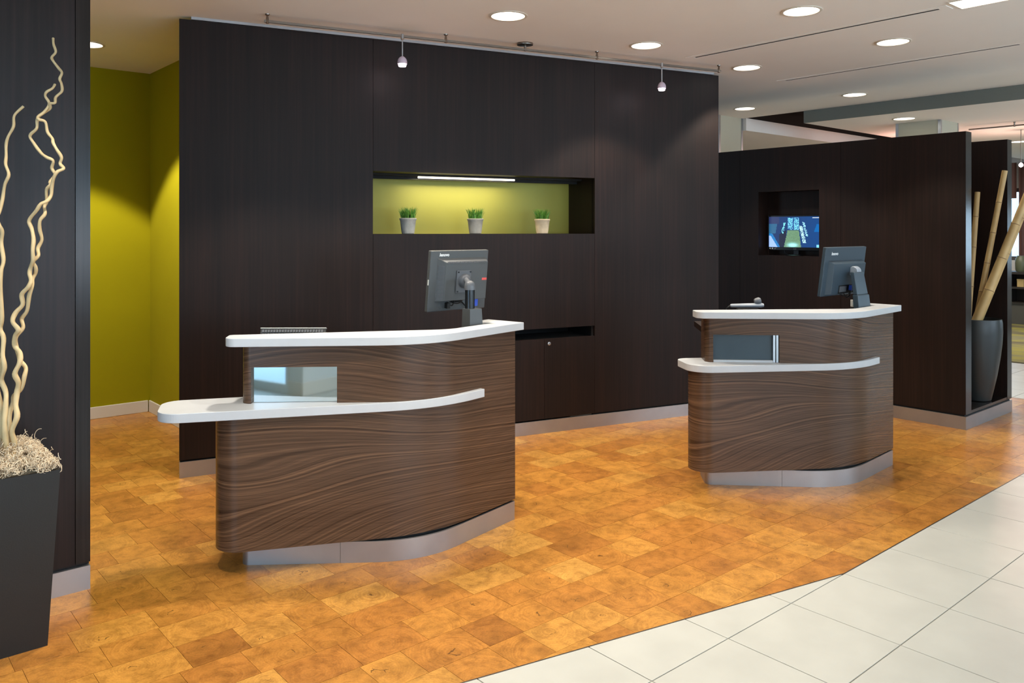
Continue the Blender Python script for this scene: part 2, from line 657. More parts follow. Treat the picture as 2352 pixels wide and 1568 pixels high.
def piece_mb(poly, z0, z1, c=None):
    m = MB()
    m.prism(poly, z0, z1)
    if c:
        for i, f in enumerate(m.f):
            m.uv[i] = [(m.v[k][0] - c[0], m.v[k][1] - c[1]) for k in f]
    return m


def set_tone(o, tones):
    me = o.data
    ca = me.color_attributes.new('tone', 'FLOAT_COLOR', 'CORNER')
    for p in me.polygons:
        t = tones[p.index] if isinstance(tones, list) else tones
        for li in p.loop_indices:
            ca.data[li].color = (t[0], t[1], t[2], 1)


WALL_L = Vector((1.7492, 5.3139)); WALL_R = Vector((5.9736, 4.2042))
wd = (WALL_R - WALL_L).normalized(); wn = Vector((-wd.y, wd.x))


def hidden(x, y):
    p = Vector((x, y))
    if (p - WALL_L).dot(wn) > 0.05 and (p - WALL_L).dot(wd) > 0.0:      # behind the feature wall
        return True
    if x < 0.9 and y > 3.95:
        return (x - 0.911) / 0.911 * 0 + 1 > 0 and x * 3.933 - 0.911 * y < 0 and False
    return x > 6.95 and y > 2.6


blocks = []
rng = random.Random(11)
k = -5
while True:
    y0 = 2.589 + k * 0.1935
    y1 = y0 + 0.1935
    k += 1
    if y0 > 7.46:
        break
    x = -3.0 - rng.random() * 0.3
    while x < WOOD_END:
        w_ = rng.choice([0.17, 0.20, 0.22, 0.25, 0.28, 0.31]) + rng.uniform(-0.01, 0.01)
        g = 0.0007
        poly = [(x + g, y0 + g), (x + w_ - g, y0 + g), (x + w_ - g, y1 - g), (x + g, y1 - g)]
        poly = clip(poly, 0, 1, GY + 0.003)
        if poly:
            poly = clip(poly, la[0], la[1], lc + 0.003)
        if poly:
            poly = clip(poly, -1, 0, -WOOD_END + 0.003)
        if len(poly) > 2 and area(poly) > 2e-4:
            cx_, cy_ = x + w_ / 2, (y0 + y1) / 2
            pr = proj(cx_, cy_, 0)
            vis = 0.0
            if pr and -60 < pr[0] < 2412 and pr[1] < 1640 and not hidden(cx_, cy_):
                vis = area(poly) / pr[2] ** 3
            pc = (cx_ + rng.uniform(-0.3, 0.3) * w_, cy_ + rng.uniform(-0.07, 0.07))
            tn = (rng.random(), rng.random(), min(1, max(0, rng.gauss(0.5, 0.2))))
            blocks.append((vis, poly, pc, tn, rng.uniform(-0.0004, 0.0002)))
        x += w_
blocks.sort(key=lambda b: -b[0])
for vis, poly, pc, tn, dz in blocks[:300]:
    o = obj('wood_block', piece_mb(poly, -0.012, dz, pc), 'endgrain', floor)
    set_tone(o, tn)
rest = MB(); tones = []
for vis, poly, pc, tn, dz in blocks[300:]:
    m = piece_mb(poly, -0.012, dz, pc)
    rest.add(m.v, m.f, [m.uv[i] for i in range(len(m.f))])
    tones += [tn] * len(m.f)
o = obj('wood_blocks', rest, 'endgrain', floor, kind='stuff')
set_tone(o, tones)

tiles = []
T = 0.457
for i in range(-20, 30):
    for j in range(-14, 8):
        x0, x1 = GX + i * T, GX + (i + 1) * T
        y1, y0 = GY + (j + 1) * T, GY + j * T
        g = 0.0022
        poly = [(x0 + g, y0 + g), (x1 - g, y0 + g), (x1 - g, y1 - g), (x0 + g, y1 - g)]
        if j >= 0:
            if x0 >= GX - 1e-6:
                poly = clip(poly, 1, 0, WOOD_END + 0.003)
                if poly:
                    poly = clip(poly, -1, 0, -10.88)
            else:
                poly = clip(poly, -la[0], -la[1], -lc + 0.001)
        if len(poly) < 3 or area(poly) < 2e-4 or x1 < -6.1 or (x0 < -1.3 and y1 < 0.85) or x1 > 12 and j < 0 and i > 22:
            continue
        q = (x0 + T / 2, y0 + T / 2)
        pr = proj(q[0], q[1], 0)
        vis = bool(pr and -80 < pr[0] < 2440 and pr[1] < 1680 and not (j >= 0 and i >= 0 and pr[0] < 2290))
        tiles.append((vis, poly))
rest = MB()
for vis, poly in tiles:
    if vis:
        obj('floor_tile', MB().prism(poly, -0.012, 0.0), 'tile', floor, bevel=0.0012)
    else:
        rest.prism(poly, -0.012, 0.0)
obj('floor_tiles', rest, 'tile', floor, kind='stuff')
gb = MB().prism([(GX, GY), (GX - 9.7, GY + 9.7 * ldy / -abs(ldx) * -1), (GX - 9.7, -4.6), (GX, -4.6)], -0.01, -0.0035).box(GX, 16.4, -4.6, GY, -0.01, -0.0035).box(WOOD_END, 10.88, GY, 6, -0.01, -0.0035)
obj('grout_bed', gb, 'grout', floor)
tr = MB()
d_ = Vector((ldx, ldy)).normalized()
p0, p1 = Vector((GX, GY)), Vector((GX, GY)) + d_ * 5.0
nn = Vector((la[0], la[1])).normalized() * 0.0022
tr.prism([tuple(p0 - nn), tuple(p0 + nn), tuple(p1 + nn), tuple(p1 - nn)], -0.01, 0.0015)
tr.box(GX, WOOD_END, GY - 0.0022, GY + 0.0022, -0.01, 0.0015)
obj('edge_strip', tr, 'metal_dark', floor)

rug = thing('carpet', 'yellow-green patterned carpet before the low shelf unit, past the pale tiles', 'carpet', (13.1, 4.5, 0))
obj('pile', MB().box(10.9, 15.36, 1.9, 8.6, -0.006, 0.008), 'rug', rug)

# ================================================================== CEILINGS
ceil = struct('ceiling', MB().prism([(-6.2, 0.8), (-1.405, 0.8), (-1.405, -4.8), (8.6, -4.8), (8.6, 9.2), (-6.2, 9.2)], CEIL, CEIL + 0.12), 'ceiling_paint')
struct('ground', MB().box(-9, -1.41, -6, 0.80, -0.005, 0.004), 'paving')
struct('ceiling_lower', MB().box(8.6, 16.6, -4.8, 4.886, 2.817, CEIL + 0.12), 'ceiling_paint')
struct('shade_board', MB().box(8.588, 8.5999, -4.6, 4.886, 2.817, CEIL - 0.0005), 'fascia_shade')  # added board: the drop face's shade painted as a grey colour
struct('ceiling_soffit', MB().box(8.6, 16.6, 5.654, 9.2, 2.805, CEIL + 0.001), 'ceiling_paint')
struct('ceiling_slot', MB().box(8.45, 16.6, 4.75, 5.8, 3.30, 3.38).box(8.45, 8.6, 4.75, 5.8, CEIL + 0.121, 3.3)
       .box(8.6, 16.6, 4.75, 4.885, CEIL + 0.121, 3.3).box(8.6, 16.6, 5.66, 5.8, CEIL + 0.0015, 3.3), 'void_dark')
struct('trim_2', MB().box(8.62, 12.6, 5.2, 5.22, 3.22, 3.25), 'metal_dark')

# ================================================================== FEATURE WALL
def wl(s, d, z=0.0):
    p = WALL_L + wd * s + wn * d
    return Vector((p.x, p.y, z))


WM = Matrix(((wd.x, wn.x, 0, WALL_L.x), (wd.y, wn.y, 0, WALL_L.y), (0, 0, 1, 0), (0, 0, 0, 1)))


def wbox(*a):
    return MB().box(*a).xf(WM)


SL, SR, LEN = 1.270, 3.102, 4.3677
NZ0, NZ1 = 1.557, 2.005
back = MB()
back.box(0.004, SL, 0.0205, 0.05, 0.0, 2.936)
back.box(SR, LEN - 0.004, 0.0205, 0.05, 0.0, 2.936)
back.box(SL, SR, 0.0205, 0.05, NZ1 + 0.021, 2.936)
back.box(SL, SR, 0.0205, 0.05, 0.82, NZ0 - 0.021)
back.box(SL - 0.02, SR + 0.02, 0.425, 0.46, 0.0, 2.1)
back.xf(WM)
wall = struct('wall_back', back, 'black_gap')
g = 0.0012
for a in ((0.0, SL - g, 0.0, 0.02, 0.112, 2.936), (SR + g, LEN, 0.0, 0.02, 0.112, 2.936),
          (SL + g, SR - g, 0.0, 0.02, NZ1, 2.936), (SL + g, SR - g, 0.0, 0.02, 0.817, NZ0)):
    obj('panel', wbox(*a), 'wenge', wall)
obj('niche_back', wbox(SL, SR, 0.42, 0.425, NZ0, NZ1), 'niche_green', wall)
ln_ = MB()
ln_.box(SL, SR, 0.0205, 0.42, NZ0 - 0.02, NZ0)
ln_.box(SL, SR, 0.0205, 0.42, NZ1, NZ1 + 0.02)
ln_.box(SL - 0.02, SL, 0.0205, 0.42, NZ0 - 0.02, NZ1 + 0.02)
ln_.box(SR, SR + 0.02, 0.0205, 0.42, NZ0 - 0.02, NZ1 + 0.02)
obj('niche_lining', ln_.xf(WM), 'wenge', wall)
struct('baseboard_back', wbox(0.0, LEN, -0.003, 0.02, 0.0, 0.100), 'metal')
struct('trim_1', wbox(0.07, LEN - 0.06, -0.012, 0.03, 2.937, CEIL - 0.001), 'aluminium')

cab = thing('base_cabinet', 'dark wood base cabinet with lock, built into the wall under the plant niche', 'cabinet', wl((SL + SR) / 2, 0.2, 0.0))
cb = MB()
cb.box(SL + 0.002, SR - 0.002, 0.40, 0.42, 0.105, 0.81)
cb.box(SL + 0.002, SL + 0.018, 0.022, 0.40, 0.105, 0.81)
cb.box(SR - 0.018, SR - 0.002, 0.022, 0.40, 0.105, 0.81)
cb.box(SL + 0.018, SR - 0.018, 0.022, 0.40, 0.105, 0.12)
cb.box(SL + 0.018, SR - 0.018, 0.022, 0.40, 0.715, 0.73)
obj('carcass', cb.xf(WM), 'black_gap', cab)
for i in range(4):
    a = SL + i * (SR - SL) / 4
    d = obj('door', wbox(a + g, a + (SR - SL) / 4 - g, 0.0, 0.02, 0.112, 0.735), 'wenge', cab)
    if i == 3:
        lk = MB().lathe([(0.0135, 0.0), (0.0135, 0.004), (0.010, 0.006), (0.006, 0.006), (0.006, 0.003)], 24)
        M = WM @ Matrix.Translation((2.685, 0.0, 0.697)) @ Matrix.Rotation(R(90), 4, 'X')
        obj('lock', lk.xf(M), 'aluminium', d, smooth=True)

# light fitting under the niche top
fit = thing('niche_light', 'slim dark under-shelf light with glowing tube across the niche top', 'light', wl(2.1, 0.24, NZ1 - 0.03))
obj('housing', MB().box(SL + 0.001, SR - 0.001, 0.20, 0.285, NZ1 - 0.012, NZ1 - 0.0005).box(SL + 0.001, SR - 0.001, 0.279, 0.285, NZ1 - 0.036, NZ1 - 0.012).xf(WM), 'black_gap', fit)
obj('tube', MB().tube([(SL + 0.42, 0.245, NZ1 - 0.0195), (SR - 0.60, 0.245, NZ1 - 0.0195)], 0.007, 10).xf(WM), 'tube_glow', fit, smooth=True)
p = wl(2.05, 0.245, NZ1 - 0.0275)
lamp('niche_lamp', 'AREA', p, NICHE_E, (1.0, 0.90, 0.62), (0, 0, math.atan2(wd.y, wd.x)), shape='RECTANGLE', size=0.8, size_y=0.02)

# ================================================================== LEFT COLUMN, CORRIDOR
struct('wall_left', MB().box(-0.9, 0.850, 3.9329, 3.9529, 0.120, CEIL).box(-0.9, 0.911, 3.956, 4.30, 0.0, CEIL), 'wenge_gloss')
struct('trim_3', MB().box(0.853, 0.911, 3.9329, 3.9555, 0.120, CEIL), 'wenge_edge')
struct('baseboard_left', MB().box(-0.9, 0.9105, 3.930, 3.9555, 0.0, 0.104), 'metal')
struct('wall_corridor_back', MB().box(-6.2, 2.30, 7.4565, 7.56, 0.0, CEIL), 'olive')
struct('wall_corridor_side', MB().box(2.204, 2.30, 5.27, 7.4564, 0.0, CEIL), 'olive')
struct('baseboard_corridor_back', MB().box(-6.0, 2.186, 7.444, 7.4564, 0.0, 0.10), 'white_trim', bevel=0.003)
struct('baseboard_corridor_side', MB().box(2.190, 2.2035, 5.29, 7.443, 0.0, 0.10), 'white_trim', bevel=0.003)

# ================================================================== SHELL OUTSIDE THE FRAME
struct('wall_left_far', MB().box(-6.2, -6.05, 0.9, 9.2, 0, CEIL), 'white_paint')
struct('wall_far', MB().box(2.31, 16.6, 9.05, 9.2, 0, CEIL), 'white_paint')
KU, KV = -1.205, 0.899
struct('wall_entry', MB().box(KU - 0.2, KU, -4.6, KV, 0, CEIL), 'white_paint')
struct('baseboard_entry', MB().box(KU, KU + 0.014, -4.55, KV + 0.014, 0, 0.125).box(KU - 0.2, KU, KV, KV + 0.014, 0, 0.125), 'white_trim', bevel=0.003)


def glazing(n, x0, x1, y, z0, z1, bays, mat='white_paint'):
    fr = MB()
    fr.box(x0, x1, y - 0.04, y + 0.04, z0, z0 + 0.09).box(x0, x1, y - 0.04, y + 0.04, z1 - 0.06, z1)
    for i in range(bays + 1):
        xx = x0 + (x1 - x0) * i / bays
        fr.box(max(x0, xx - 0.035), min(x1, xx + 0.035), y - 0.039, y + 0.039, z0 + 0.09, z1 - 0.06)
    o = struct('window_%d' % n, fr, mat)
    for i in range(bays):
        a = x0 + (x1 - x0) * i / bays + 0.036; b = x0 + (x1 - x0) * (i + 1) / bays - 0.036
        obj('pane', MB().box(a, b, y - 0.004, y + 0.004, z0 + 0.09, z1 - 0.06), 'window_glass', o)


struct('wall_glazed', MB().box(-6.05, KU - 0.2, KV - 0.1, KV + 0.04, 2.8, CEIL), 'white_paint')
glazing(1, -6.05, KU - 0.2, KV - 0.03, 0.0, 2.8, 4)
wf = MB()
wf.box(KU, -0.1, -4.75, -4.6, 0, CEIL).box(4.5, 5.9, -4.75, -4.6, 0, CEIL).box(10.5, 16.6, -4.75, -4.6, 0, CEIL)
wf.box(-0.1, 4.5, -4.75, -4.6, 2.8, CEIL).box(5.9, 10.5, -4.75, -4.6, 2.8, CEIL)
wf.box(-0.1, 4.5, -4.75, -4.6, 0, 0.4).box(5.9, 10.5, -4.75, -4.6, 0, 0.4)
struct('wall_front', wf, 'white_paint')
glazing(2, -0.1, 4.5, -4.65, 0.4, 2.8, 3)
glazing(3, 5.9, 10.5, -4.65, 0.4, 2.8, 3)
# far end wall with one bright window
fw = MB()
fw.box(16.4, 16.6, -4.75, -2.6, 0, CEIL).box(16.4, 16.6, -0.4, 5.05, 0, CEIL).box(16.4, 16.6, -2.6, -0.4, 0, 0.85).box(16.4, 16.6, -2.6, -0.4, 2.05, CEIL).box(16.4, 16.6, 6.9, 9.2, 0, CEIL).box(16.4, 16.6, 5.05, 6.9, 0, 1.05).box(16.4, 16.6, 5.05, 6.9, 2.35, CEIL)
struct('wall_right', fw, 'white_paint')
wf_ = MB().box(16.42, 16.5, 5.05, 6.9, 1.05, 1.12).box(16.42, 16.5, 5.05, 6.9, 2.28, 2.35).box(16.42, 16.5, 5.05, 5.1, 1.12, 2.28).box(16.42, 16.5, 5.92, 5.98, 1.12, 2.28).box(16.42, 16.5, 6.85, 6.9, 1.12, 2.28)
win4 = struct('window_4', wf_, 'metal_dark')
obj('pane', MB().box(16.455, 16.465, 5.1, 5.92, 1.12, 2.28), 'window_glass', win4)
obj('pane', MB().box(16.455, 16.465, 5.98, 6.85, 1.12, 2.28), 'window_glass', win4)
w5 = MB().box(16.42, 16.5, -2.6, -0.4, 0.85, 0.92).box(16.42, 16.5, -2.6, -0.4, 1.98, 2.05)
for yy in (-2.6, -1.53, -0.46):
    w5.box(16.42, 16.5, yy, yy + 0.06, 0.92, 1.98)
win5 = struct('window_5', w5, 'metal_dark')
for yy in (-2.54, -1.47):
    obj('pane', MB().box(16.455, 16.465, yy, yy + 1.01, 0.92, 1.98), 'window_glass', win5)
# building across the street, seen through that window
fb = thing('facade', 'pale building across the street seen through the far window', 'building', (24, 8, -3))
m = MB()
for i in range(12):
    m.box(24, 24.3, 2 + i * 1.0, 2.55 + i * 1.0, -3, 6)
for j in range(7):
    m.box(24.05, 24.35, 2, 14, -3 + j * 1.25, -2.6 + j * 1.25)
obj('wall', m, 'facade', fb)

# ================================================================== COLUMNS
def column(x, y, w, z1, label):
    t = thing('column', label, 'column', (x - w / 2 if False else x, y, 0))
    obj('shaft', MB().box(x, x + w, y, y + w, 0, z1 - 0.001), 'column_paint', t)
    for ax, ay in ((x, y), (x + w, y), (x, y + w), (x + w, y + w)):
        obj('corner_guard', MB().box(ax - 0.028 if ax > x else ax - 0.004, ax + 0.004 if ax > x else ax + 0.028,
                                     ay - 0.004 if ay == y else ay - 0.028, ay + 0.028 if ay == y else ay + 0.004, 0, z1 - 0.002), 'aluminium', t)
    t['kind'] = 'structure'
    return t


column(8.106, 5.70, 0.485, CEIL, 'white square column with metal corner guards, behind the feature wall end')
column(9.456, 3.735, 0.49, 2.817, 'white square column behind the dark divider, nearer the vase alcove')

# ================================================================== DIVIDER WITH ALCOVE
PU, PV, PZ0, PZ1, PEND = 6.912, 2.542, 0.118, 2.371, 5.9
part = thing('divider', 'dark wood freestanding divider with screen niche and open end alcove', 'divider', (7.42, 4.2, 0))
obj('panel', MB().box(PU, PU + 0.115, PV, 3.575, PZ0, PZ1), 'wenge', part)
NV0, NV1, NA, NB = 3.782, 4.407, 1.345, 1.955
pm = MB().box(PU, PU + 0.115, 3.5775, NV0, PZ0, PZ1).box(PU, PU + 0.115, NV1, 4.6125, PZ0, PZ1)
pm.box(PU, PU + 0.115, NV0, NV1, PZ0, NA).box(PU, PU + 0.115, NV0, NV1, NB, PZ1)
obj('panel', pm, 'wenge', part)
obj('panel', MB().box(PU, PU + 0.115, 4.615, PEND, PZ0, PZ1), 'wenge', part)
nl = MB().box(PU + 0.165, PU + 0.18, NV0 - 0.015, NV1 + 0.015, NA - 0.015, NB + 0.015)
nl.box(PU + 0.115, PU + 0.165, NV0 - 0.015, NV0, NA - 0.015, NB + 0.015).box(PU + 0.115, PU + 0.165, NV1, NV1 + 0.015, NA - 0.015, NB + 0.015)
nl.box(PU + 0.115, PU + 0.165, NV0, NV1, NA - 0.015, NA).box(PU + 0.115, PU + 0.165, NV0, NV1, NB, NB + 0.015)
obj('niche_box', nl, 'wenge', part)
obj('back_panel', MB().box(7.823, 7.928, PV, PEND, PZ0, PZ1 + 0.002), 'wenge', part)
obj('edge_band', MB().box(PU + 0.001, PU + 0.114, PV - 0.0012, PV, PZ0, PZ1), 'wenge_edge', part)
obj('edge_band', MB().box(7.824, 7.927, PV - 0.0012, PV, PZ0, PZ1 + 0.002), 'wenge_edge', part)
obj('alcove_floor', MB().box(PU + 0.115, 7.823, PV + 0.001, PEND, PZ0, PZ0 + 0.022), 'wenge_edge', part)
obj('alcove_end', MB().box(PU + 0.115, 7.823, 3.55, 3.58, PZ0 + 0.022, PZ1 - 0.4), 'wenge', part)
obj('baseboard', MB().box(PU - 0.003, 7.931, PV - 0.003, PEND, 0, 0.103), 'metal', part)
obj('shadow_gap', MB().box(PU + 0.012, 7.916, PV + 0.012, PEND, 0.103, PZ0), 'black_gap', part)

# ================================================================== RECEPTION DESKS
E_ = Vector((-0.66, 0.75)).normalized()
N_ = Vector((0.75, 0.66)).normalized()


def make_desk(tongue, label, pane_mat, loc, rz):
    t = thing('reception_desk', label, 'desk', loc, rz)
    kw = dict(world=False)
    L = E_ * 0.868 + Vector((-0.004, 0))
    bend = Vector((-0.012, 0))
    A = rounded([L + N_ * 0.17, L, bend, Vector((0.706, 0)), Vector((0.706, 0.19))], [0, 0.045, 0.5, 0.004, 0])
    SB = Vector((-0.745, 0.613)); bB = Vector((0.065, 0))
    dB = (bB - SB).normalized(); nB = Vector((-dB.y, dB.x))
    B = rounded([SB + nB * 0.135, SB, bB, Vector((0.706, 0)), Vector((0.706, 0.46))], [0, 0.12, 0.75, 0.004, 0])

    def length(p):
        return sum((p[i + 1] - p[i]).length for i in range(len(p) - 1))
    LA, LB = length(A), length(B)
    obj('lower_front', strip(strip(MB(), B, 0.111, 0.750, 0.03, LB), B, 0.750, 0.7626, 0.03, LB, LB - 0.46 - 0.30, None), 'walnut', t, smooth=True, **kw)
    # upper front with its pass-through window
    sL = 0.17 + 0.0
    base = 0.868 - 0.009
    offs = length(rounded([L + N_ * 0.17, L, bend], [0, 0.045, 0])) - (L - bend).length
    s_a = offs + (0.868 - 0.820)
    s_b = offs + (0.868 - 0.418)
    up = MB()
    strip(up, A, 0.7626, 1.040, 0.035, LA + 0.27, None, s_a)
    strip(up, A, 0.934, 1.040, 0.035, LA + 0.27, s_a, s_b)
    strip(up, A, 0.7626, 1.040, 0.035, LA + 0.27, s_b, None)
    obj('upper_front', up, 'walnut', t, smooth=True, **kw)
    # pane set back in the opening
    pa = E_ * 0.834 + N_ * 0.024; pb = E_ * 0.40 + N_ * 0.024
    q = N_ * 0.006
    obj('window_pane', MB().prism([tuple(pa), tuple(pb), tuple(pb + q), tuple(pa + q)], 0.764, 0.94), pane_mat, t, **kw)
    if pane_mat == 'slate_pane':
        ch = MB()
        for k_ in (0.424, 0.443):
            c0 = E_ * k_ + N_ * 0.003; c1 = E_ * (k_ + 0.013) + N_ * 0.003; q2 = N_ * 0.028
            ch.prism([tuple(c0), tuple(c1), tuple(c1 + q2), tuple(c0 + q2)], 0.764, 0.934)
        obj('window_channel', ch, 'aluminium', t, **kw)
        sl = E_ * 0.82 + N_ * 0.004; sr = E_ * 0.457 + N_ * 0.004; q3 = N_ * 0.02
        obj('window_sill', MB().prism([tuple(sl), tuple(sr), tuple(sr + q3), tuple(sl + q3)], 0.763, 0.776), 'solid_white', t, **kw)
    # stainless kick plates and black plinth
    K_ = rounded([L + N_ * 0.2, L, bend, Vector((0.703, 0.001)), Vector((0.703, 0.46))], [0, 0.04, 0.5, 0.004, 0])
    seam = offs + 0.03 + (0.868 - 0.40)
    obj('kick_plate', strip(MB(), K_, 0.0, 0.100, 0.012, 0, None, seam - 0.0008), 'metal', t, smooth=True, **kw)
    obj('kick_plate', strip(MB(), K_, 0.0, 0.100, 0.012, 0, seam + 0.0008, None), 'metal', t, smooth=True, **kw)
    Pp = rounded([E_ * 0.82 + N_ * 0.14, E_ * 0.82 + N_ * 0.03, Vector((0.0, 0.03)), Vector((0.67, 0.03)), Vector((0.67, 0.40))], [0, 0.03, 0.5, 0.004, 0])
    obj('plinth', strip(MB(), Pp, 0.0, 0.1108, 0.02), 'black_gap', t, **kw)
    # lower counter ledge
    front0 = Vector((0.41, -0.026)); bc = Vector((0.055, -0.026))
    if tongue:
        fl_ = Vector((-0.948, 0.746)); bl_ = Vector((-0.770, 1.004)); b2 = Vector((-0.36, 0.70))
        rr = [0, 0, 0.75, 0.105, 0.09, 0, 0]
    else:
        fl_ = Vector((-0.775, 0.615)); bl_ = Vector((-0.585, 0.875)); b2 = Vector((-0.36, 0.70))
        rr = [0, 0, 0.75, 0.14, 0.07, 0, 0]
    poly = rounded([Vector((0.41, 0.02)), front0, bc, fl_, bl_, b2, Vector((0.03, 0.05))], rr, closed=True)
    obj('lower_counter', MB().prism([tuple(p) for p in poly], 0.7205, 0.7625), 'solid_white', t, bevel=0.0025, **kw)
    # upper counter top
    tip = Vector((-0.668, 0.652)); tb = Vector((-0.572, 0.752))
    poly = rounded([tip, Vector((-0.04, -0.047)), Vector((0.722, -0.047)), Vector((0.722, 0.205)), Vector((0.595, 0.205)),
                    Vector((0.595, 0.070)), Vector((0.235, 0.072)), tb], [0.055, 0.5, 0.003, 0.003, 0.003, 0.003, 0.2, 0.02], closed=True)
    obj('upper_counter', MB().prism([tuple(p) for p in poly], 1.040, 1.080), 'solid_white', t, bevel=0.0025, **kw)
    # staff side: work surface, end support, inner lining
    ws = [E_ * 0.87 + N_ * 0.045, E_ * 0.87 + N_ * 0.48, Vector((0.2, 0.50)), Vector((0.672, 0.48)), Vector((0.672, 0.042)), Vector((0.03, 0.045))]
    obj('work_surface', MB().prism([tuple(p) for p in ws], 0.929, 0.965), 'wenge', t, **kw)
    s0 = E_ * 0.80 + N_ * 0.05; s1 = E_ * 0.80 + N_ * 0.43; dd = E_ * 0.02
    obj('support_panel', MB().prism([tuple(s0), tuple(s1), tuple(s1 + dd), tuple(s0 + dd)], 0.0, 0.929), 'wenge', t, **kw)
    return t


D1 = (2.212, 3.2204, 0.0); A1 = R(11.75)
D2 = (4.8155, 2.4384, 0.0); A2 = R(3.75)
make_desk(True, 'walnut reception desk with long white tongue ledge and mirrored window, nearer the black planter', 'mirror', D1, A1)
make_desk(False, 'walnut reception desk with short white ledge and slate-blue window, nearer the divider', 'slate_pane', D2, A2)


def dloc(D, A, x, y, z=0.0):
    return Vector((D[0] + x * math.cos(A) - y * math.sin(A), D[1] + x * math.sin(A) + y * math.cos(A), z))


# ================================================================== MONITORS
def text_mb(s, size, shear=0.0, ext=0.0006):
    c = bpy.data.curves.new('t', 'FONT')
    c.body = s
    c.size = size
    c.shear = shear
    c.extrude = ext
    c.offset = 0.0006
    c.align_x = 'LEFT'
    o = bpy.data.objects.new('t', c)
    COL.objects.link(o)
    dg = bpy.context.evaluated_depsgraph_get()
    dg.update()
    me = bpy.data.meshes.new_from_object(o.evaluated_get(dg))
    m = MB()
    m.add([tuple(v.co) for v in me.vertices], [tuple(p.vertices) for p in me.polygons])
    bpy.data.objects.remove(o)
    bpy.data.meshes.remove(me)
    return m


def frustum(m, x0, x1, z0, z1, y0, ix0, ix1, iz0, iz1, y1):
    """raised block on the -y side: outer rectangle at y0, inner at y1"""
    m.add([(x0, y0, z0), (x1, y0, z0), (x1, y0, z1), (x0, y0, z1), (ix0, y1, iz0), (ix1, y1, iz0), (ix1, y1, iz1), (ix0, y1, iz1)],
          [(3, 2, 1, 0), (4, 5, 6, 7), (0, 1, 5, 4), (1, 2, 6, 5), (2, 3, 7, 6), (3, 0, 4, 7)])
    return m


def tiltM(cx_, cy_, cz_, yaw, tilt):
    return Matrix.Translation((cx_, cy_, cz_)) @ Matrix.Rotation(yaw, 4, 'Z') @ Matrix.Rotation(tilt, 4, 'X')


# --- the squarer monitor on a round pole (left desk); back faces the camera (-y)
pc1 = at(1051, 643, 4.52)
st1 = at(1079, 700, 4.37)
mon = thing('monitor', 'square-screened monitor seen from behind on a round black pole stand', 'monitor', (st1.x, st1.y, 0.965), 0)
w2, h2 = 0.203, 0.168
M = tiltM(pc1.x, pc1.y, pc1.z, R(1.5), R(6.5))
obj('casing', MB().box(-w2, w2, -0.010, 0.016, -h2, h2).xf(M), 'plastic', mon, bevel=0.004)
obj('screen', MB().box(-w2 + 0.016, w2 - 0.016, 0.0162, 0.017, -h2 + 0.018, h2 - 0.016).xf(M), 'plastic_black', mon)
m = frustum(MB(), -w2 + 0.045, w2 - 0.022, -h2 + 0.055, h2 - 0.040, -0.009, -w2 + 0.085, w2 - 0.028, -h2 + 0.063, h2 - 0.062, -0.045)
hs = obj('rear_housing', m.xf(M), 'plastic', mon, bevel=0.002)
vt = MB()
for i in range(26):
    zz = -h2 + 0.068 + i * 0.0074
    vt.box(-w2 + 0.050, -w2 + 0.078, -0.030, -0.024, zz, zz + 0.0028)
for v_i, (vx, vy, vz) in enumerate(vt.v):
    vt.v[v_i] = (vx, -0.0115 - (vx + w2 - 0.045) * 0.82 - (0.0012 if vy < -0.027 else -0.004), vz)
obj('vent_slats', vt.xf(M), 'plastic_light', hs)
vt = MB()
for i in range(42):
    xx = -w2 + 0.092 + i * 0.0068
    vt.box(xx, xx + 0.0026, -0.0475, -0.044, h2 - 0.0655, h2 - 0.056)
obj('vent_ribs', vt.xf(M), 'plastic_light', hs)
mp_ = MB().box(-0.048, 0.052, -0.054, -0.045, -0.062, 0.062).xf(M)
mp = obj('mount_plate', mp_, 'plastic_light', mon, bevel=0.002)
for sx in (-0.040, 0.044):
    for sz in (-0.054, 0.054):
        s_ = MB().cyl((0, 0, 0), 0.0045, 0, 0.003, 12).xf(M @ Matrix.Translation((sx, -0.054, sz)) @ Matrix.Rotation(R(90), 4, 'X'))
        obj('screw', s_, 'plastic_black', mp)
hd = MB().lathe([(0.041, 0.0), (0.040, 0.012), (0.033, 0.022), (0.016, 0.03)], 28).xf(M @ Matrix.Translation((0.006, -0.054, 0.004)) @ Matrix.Rotation(R(90), 4, 'X'))
obj('swivel_disc', hd, 'plastic_light', mon, smooth=True)
hinge_p = M @ Vector((0.006, -0.06, 0.018))
capz = at(1079, 655, 4.37).z
kn = MB().tube([hinge_p, hinge_p.lerp(Vector((st1.x, st1.y, capz)), 0.5), Vector((st1.x, st1.y, capz - 0.005))], [0.014, 0.015, 0.016], 12)
obj('swivel_arm', kn, 'plastic_light', mon, smooth=True)
zt = at(1079, 661, 4.37).z
zb = at(1079, 708, 4.37).z
obj('pole_cap', MB().lathe([(0.029, 0), (0.029, 0.022), (0.026, 0.036), (0.018, 0.046), (0.004, 0.05)], 28, (st1.x, st1.y, zt - 0.010)), 'plastic_light', mon, smooth=True)
obj('pole', MB().cyl((st1.x, st1.y, 0), 0.0262, zb - 0.01, zt - 0.008, 28), 'plastic_black', mon, smooth=True)
bx = MB()
c_ = Matrix.Translation((st1.x + 0.012, st1.y - 0.006, 0)) @ Matrix.Rotation(R(-2), 4, 'Z')
bx.add([(-0.046, -0.042, 0.965), (0.048, -0.042, 0.965), (0.048, 0.042, 0.965), (-0.046, 0.042, 0.965),
        (-0.040, -0.036, zb), (0.038, -0.036, zb), (0.038, 0.036, zb), (-0.040, 0.036, zb)],
       [(0, 3, 2, 1), (4, 5, 6, 7), (0, 1, 5, 4), (1, 2, 6, 5), (2, 3, 7, 6), (3, 0, 4, 7)])
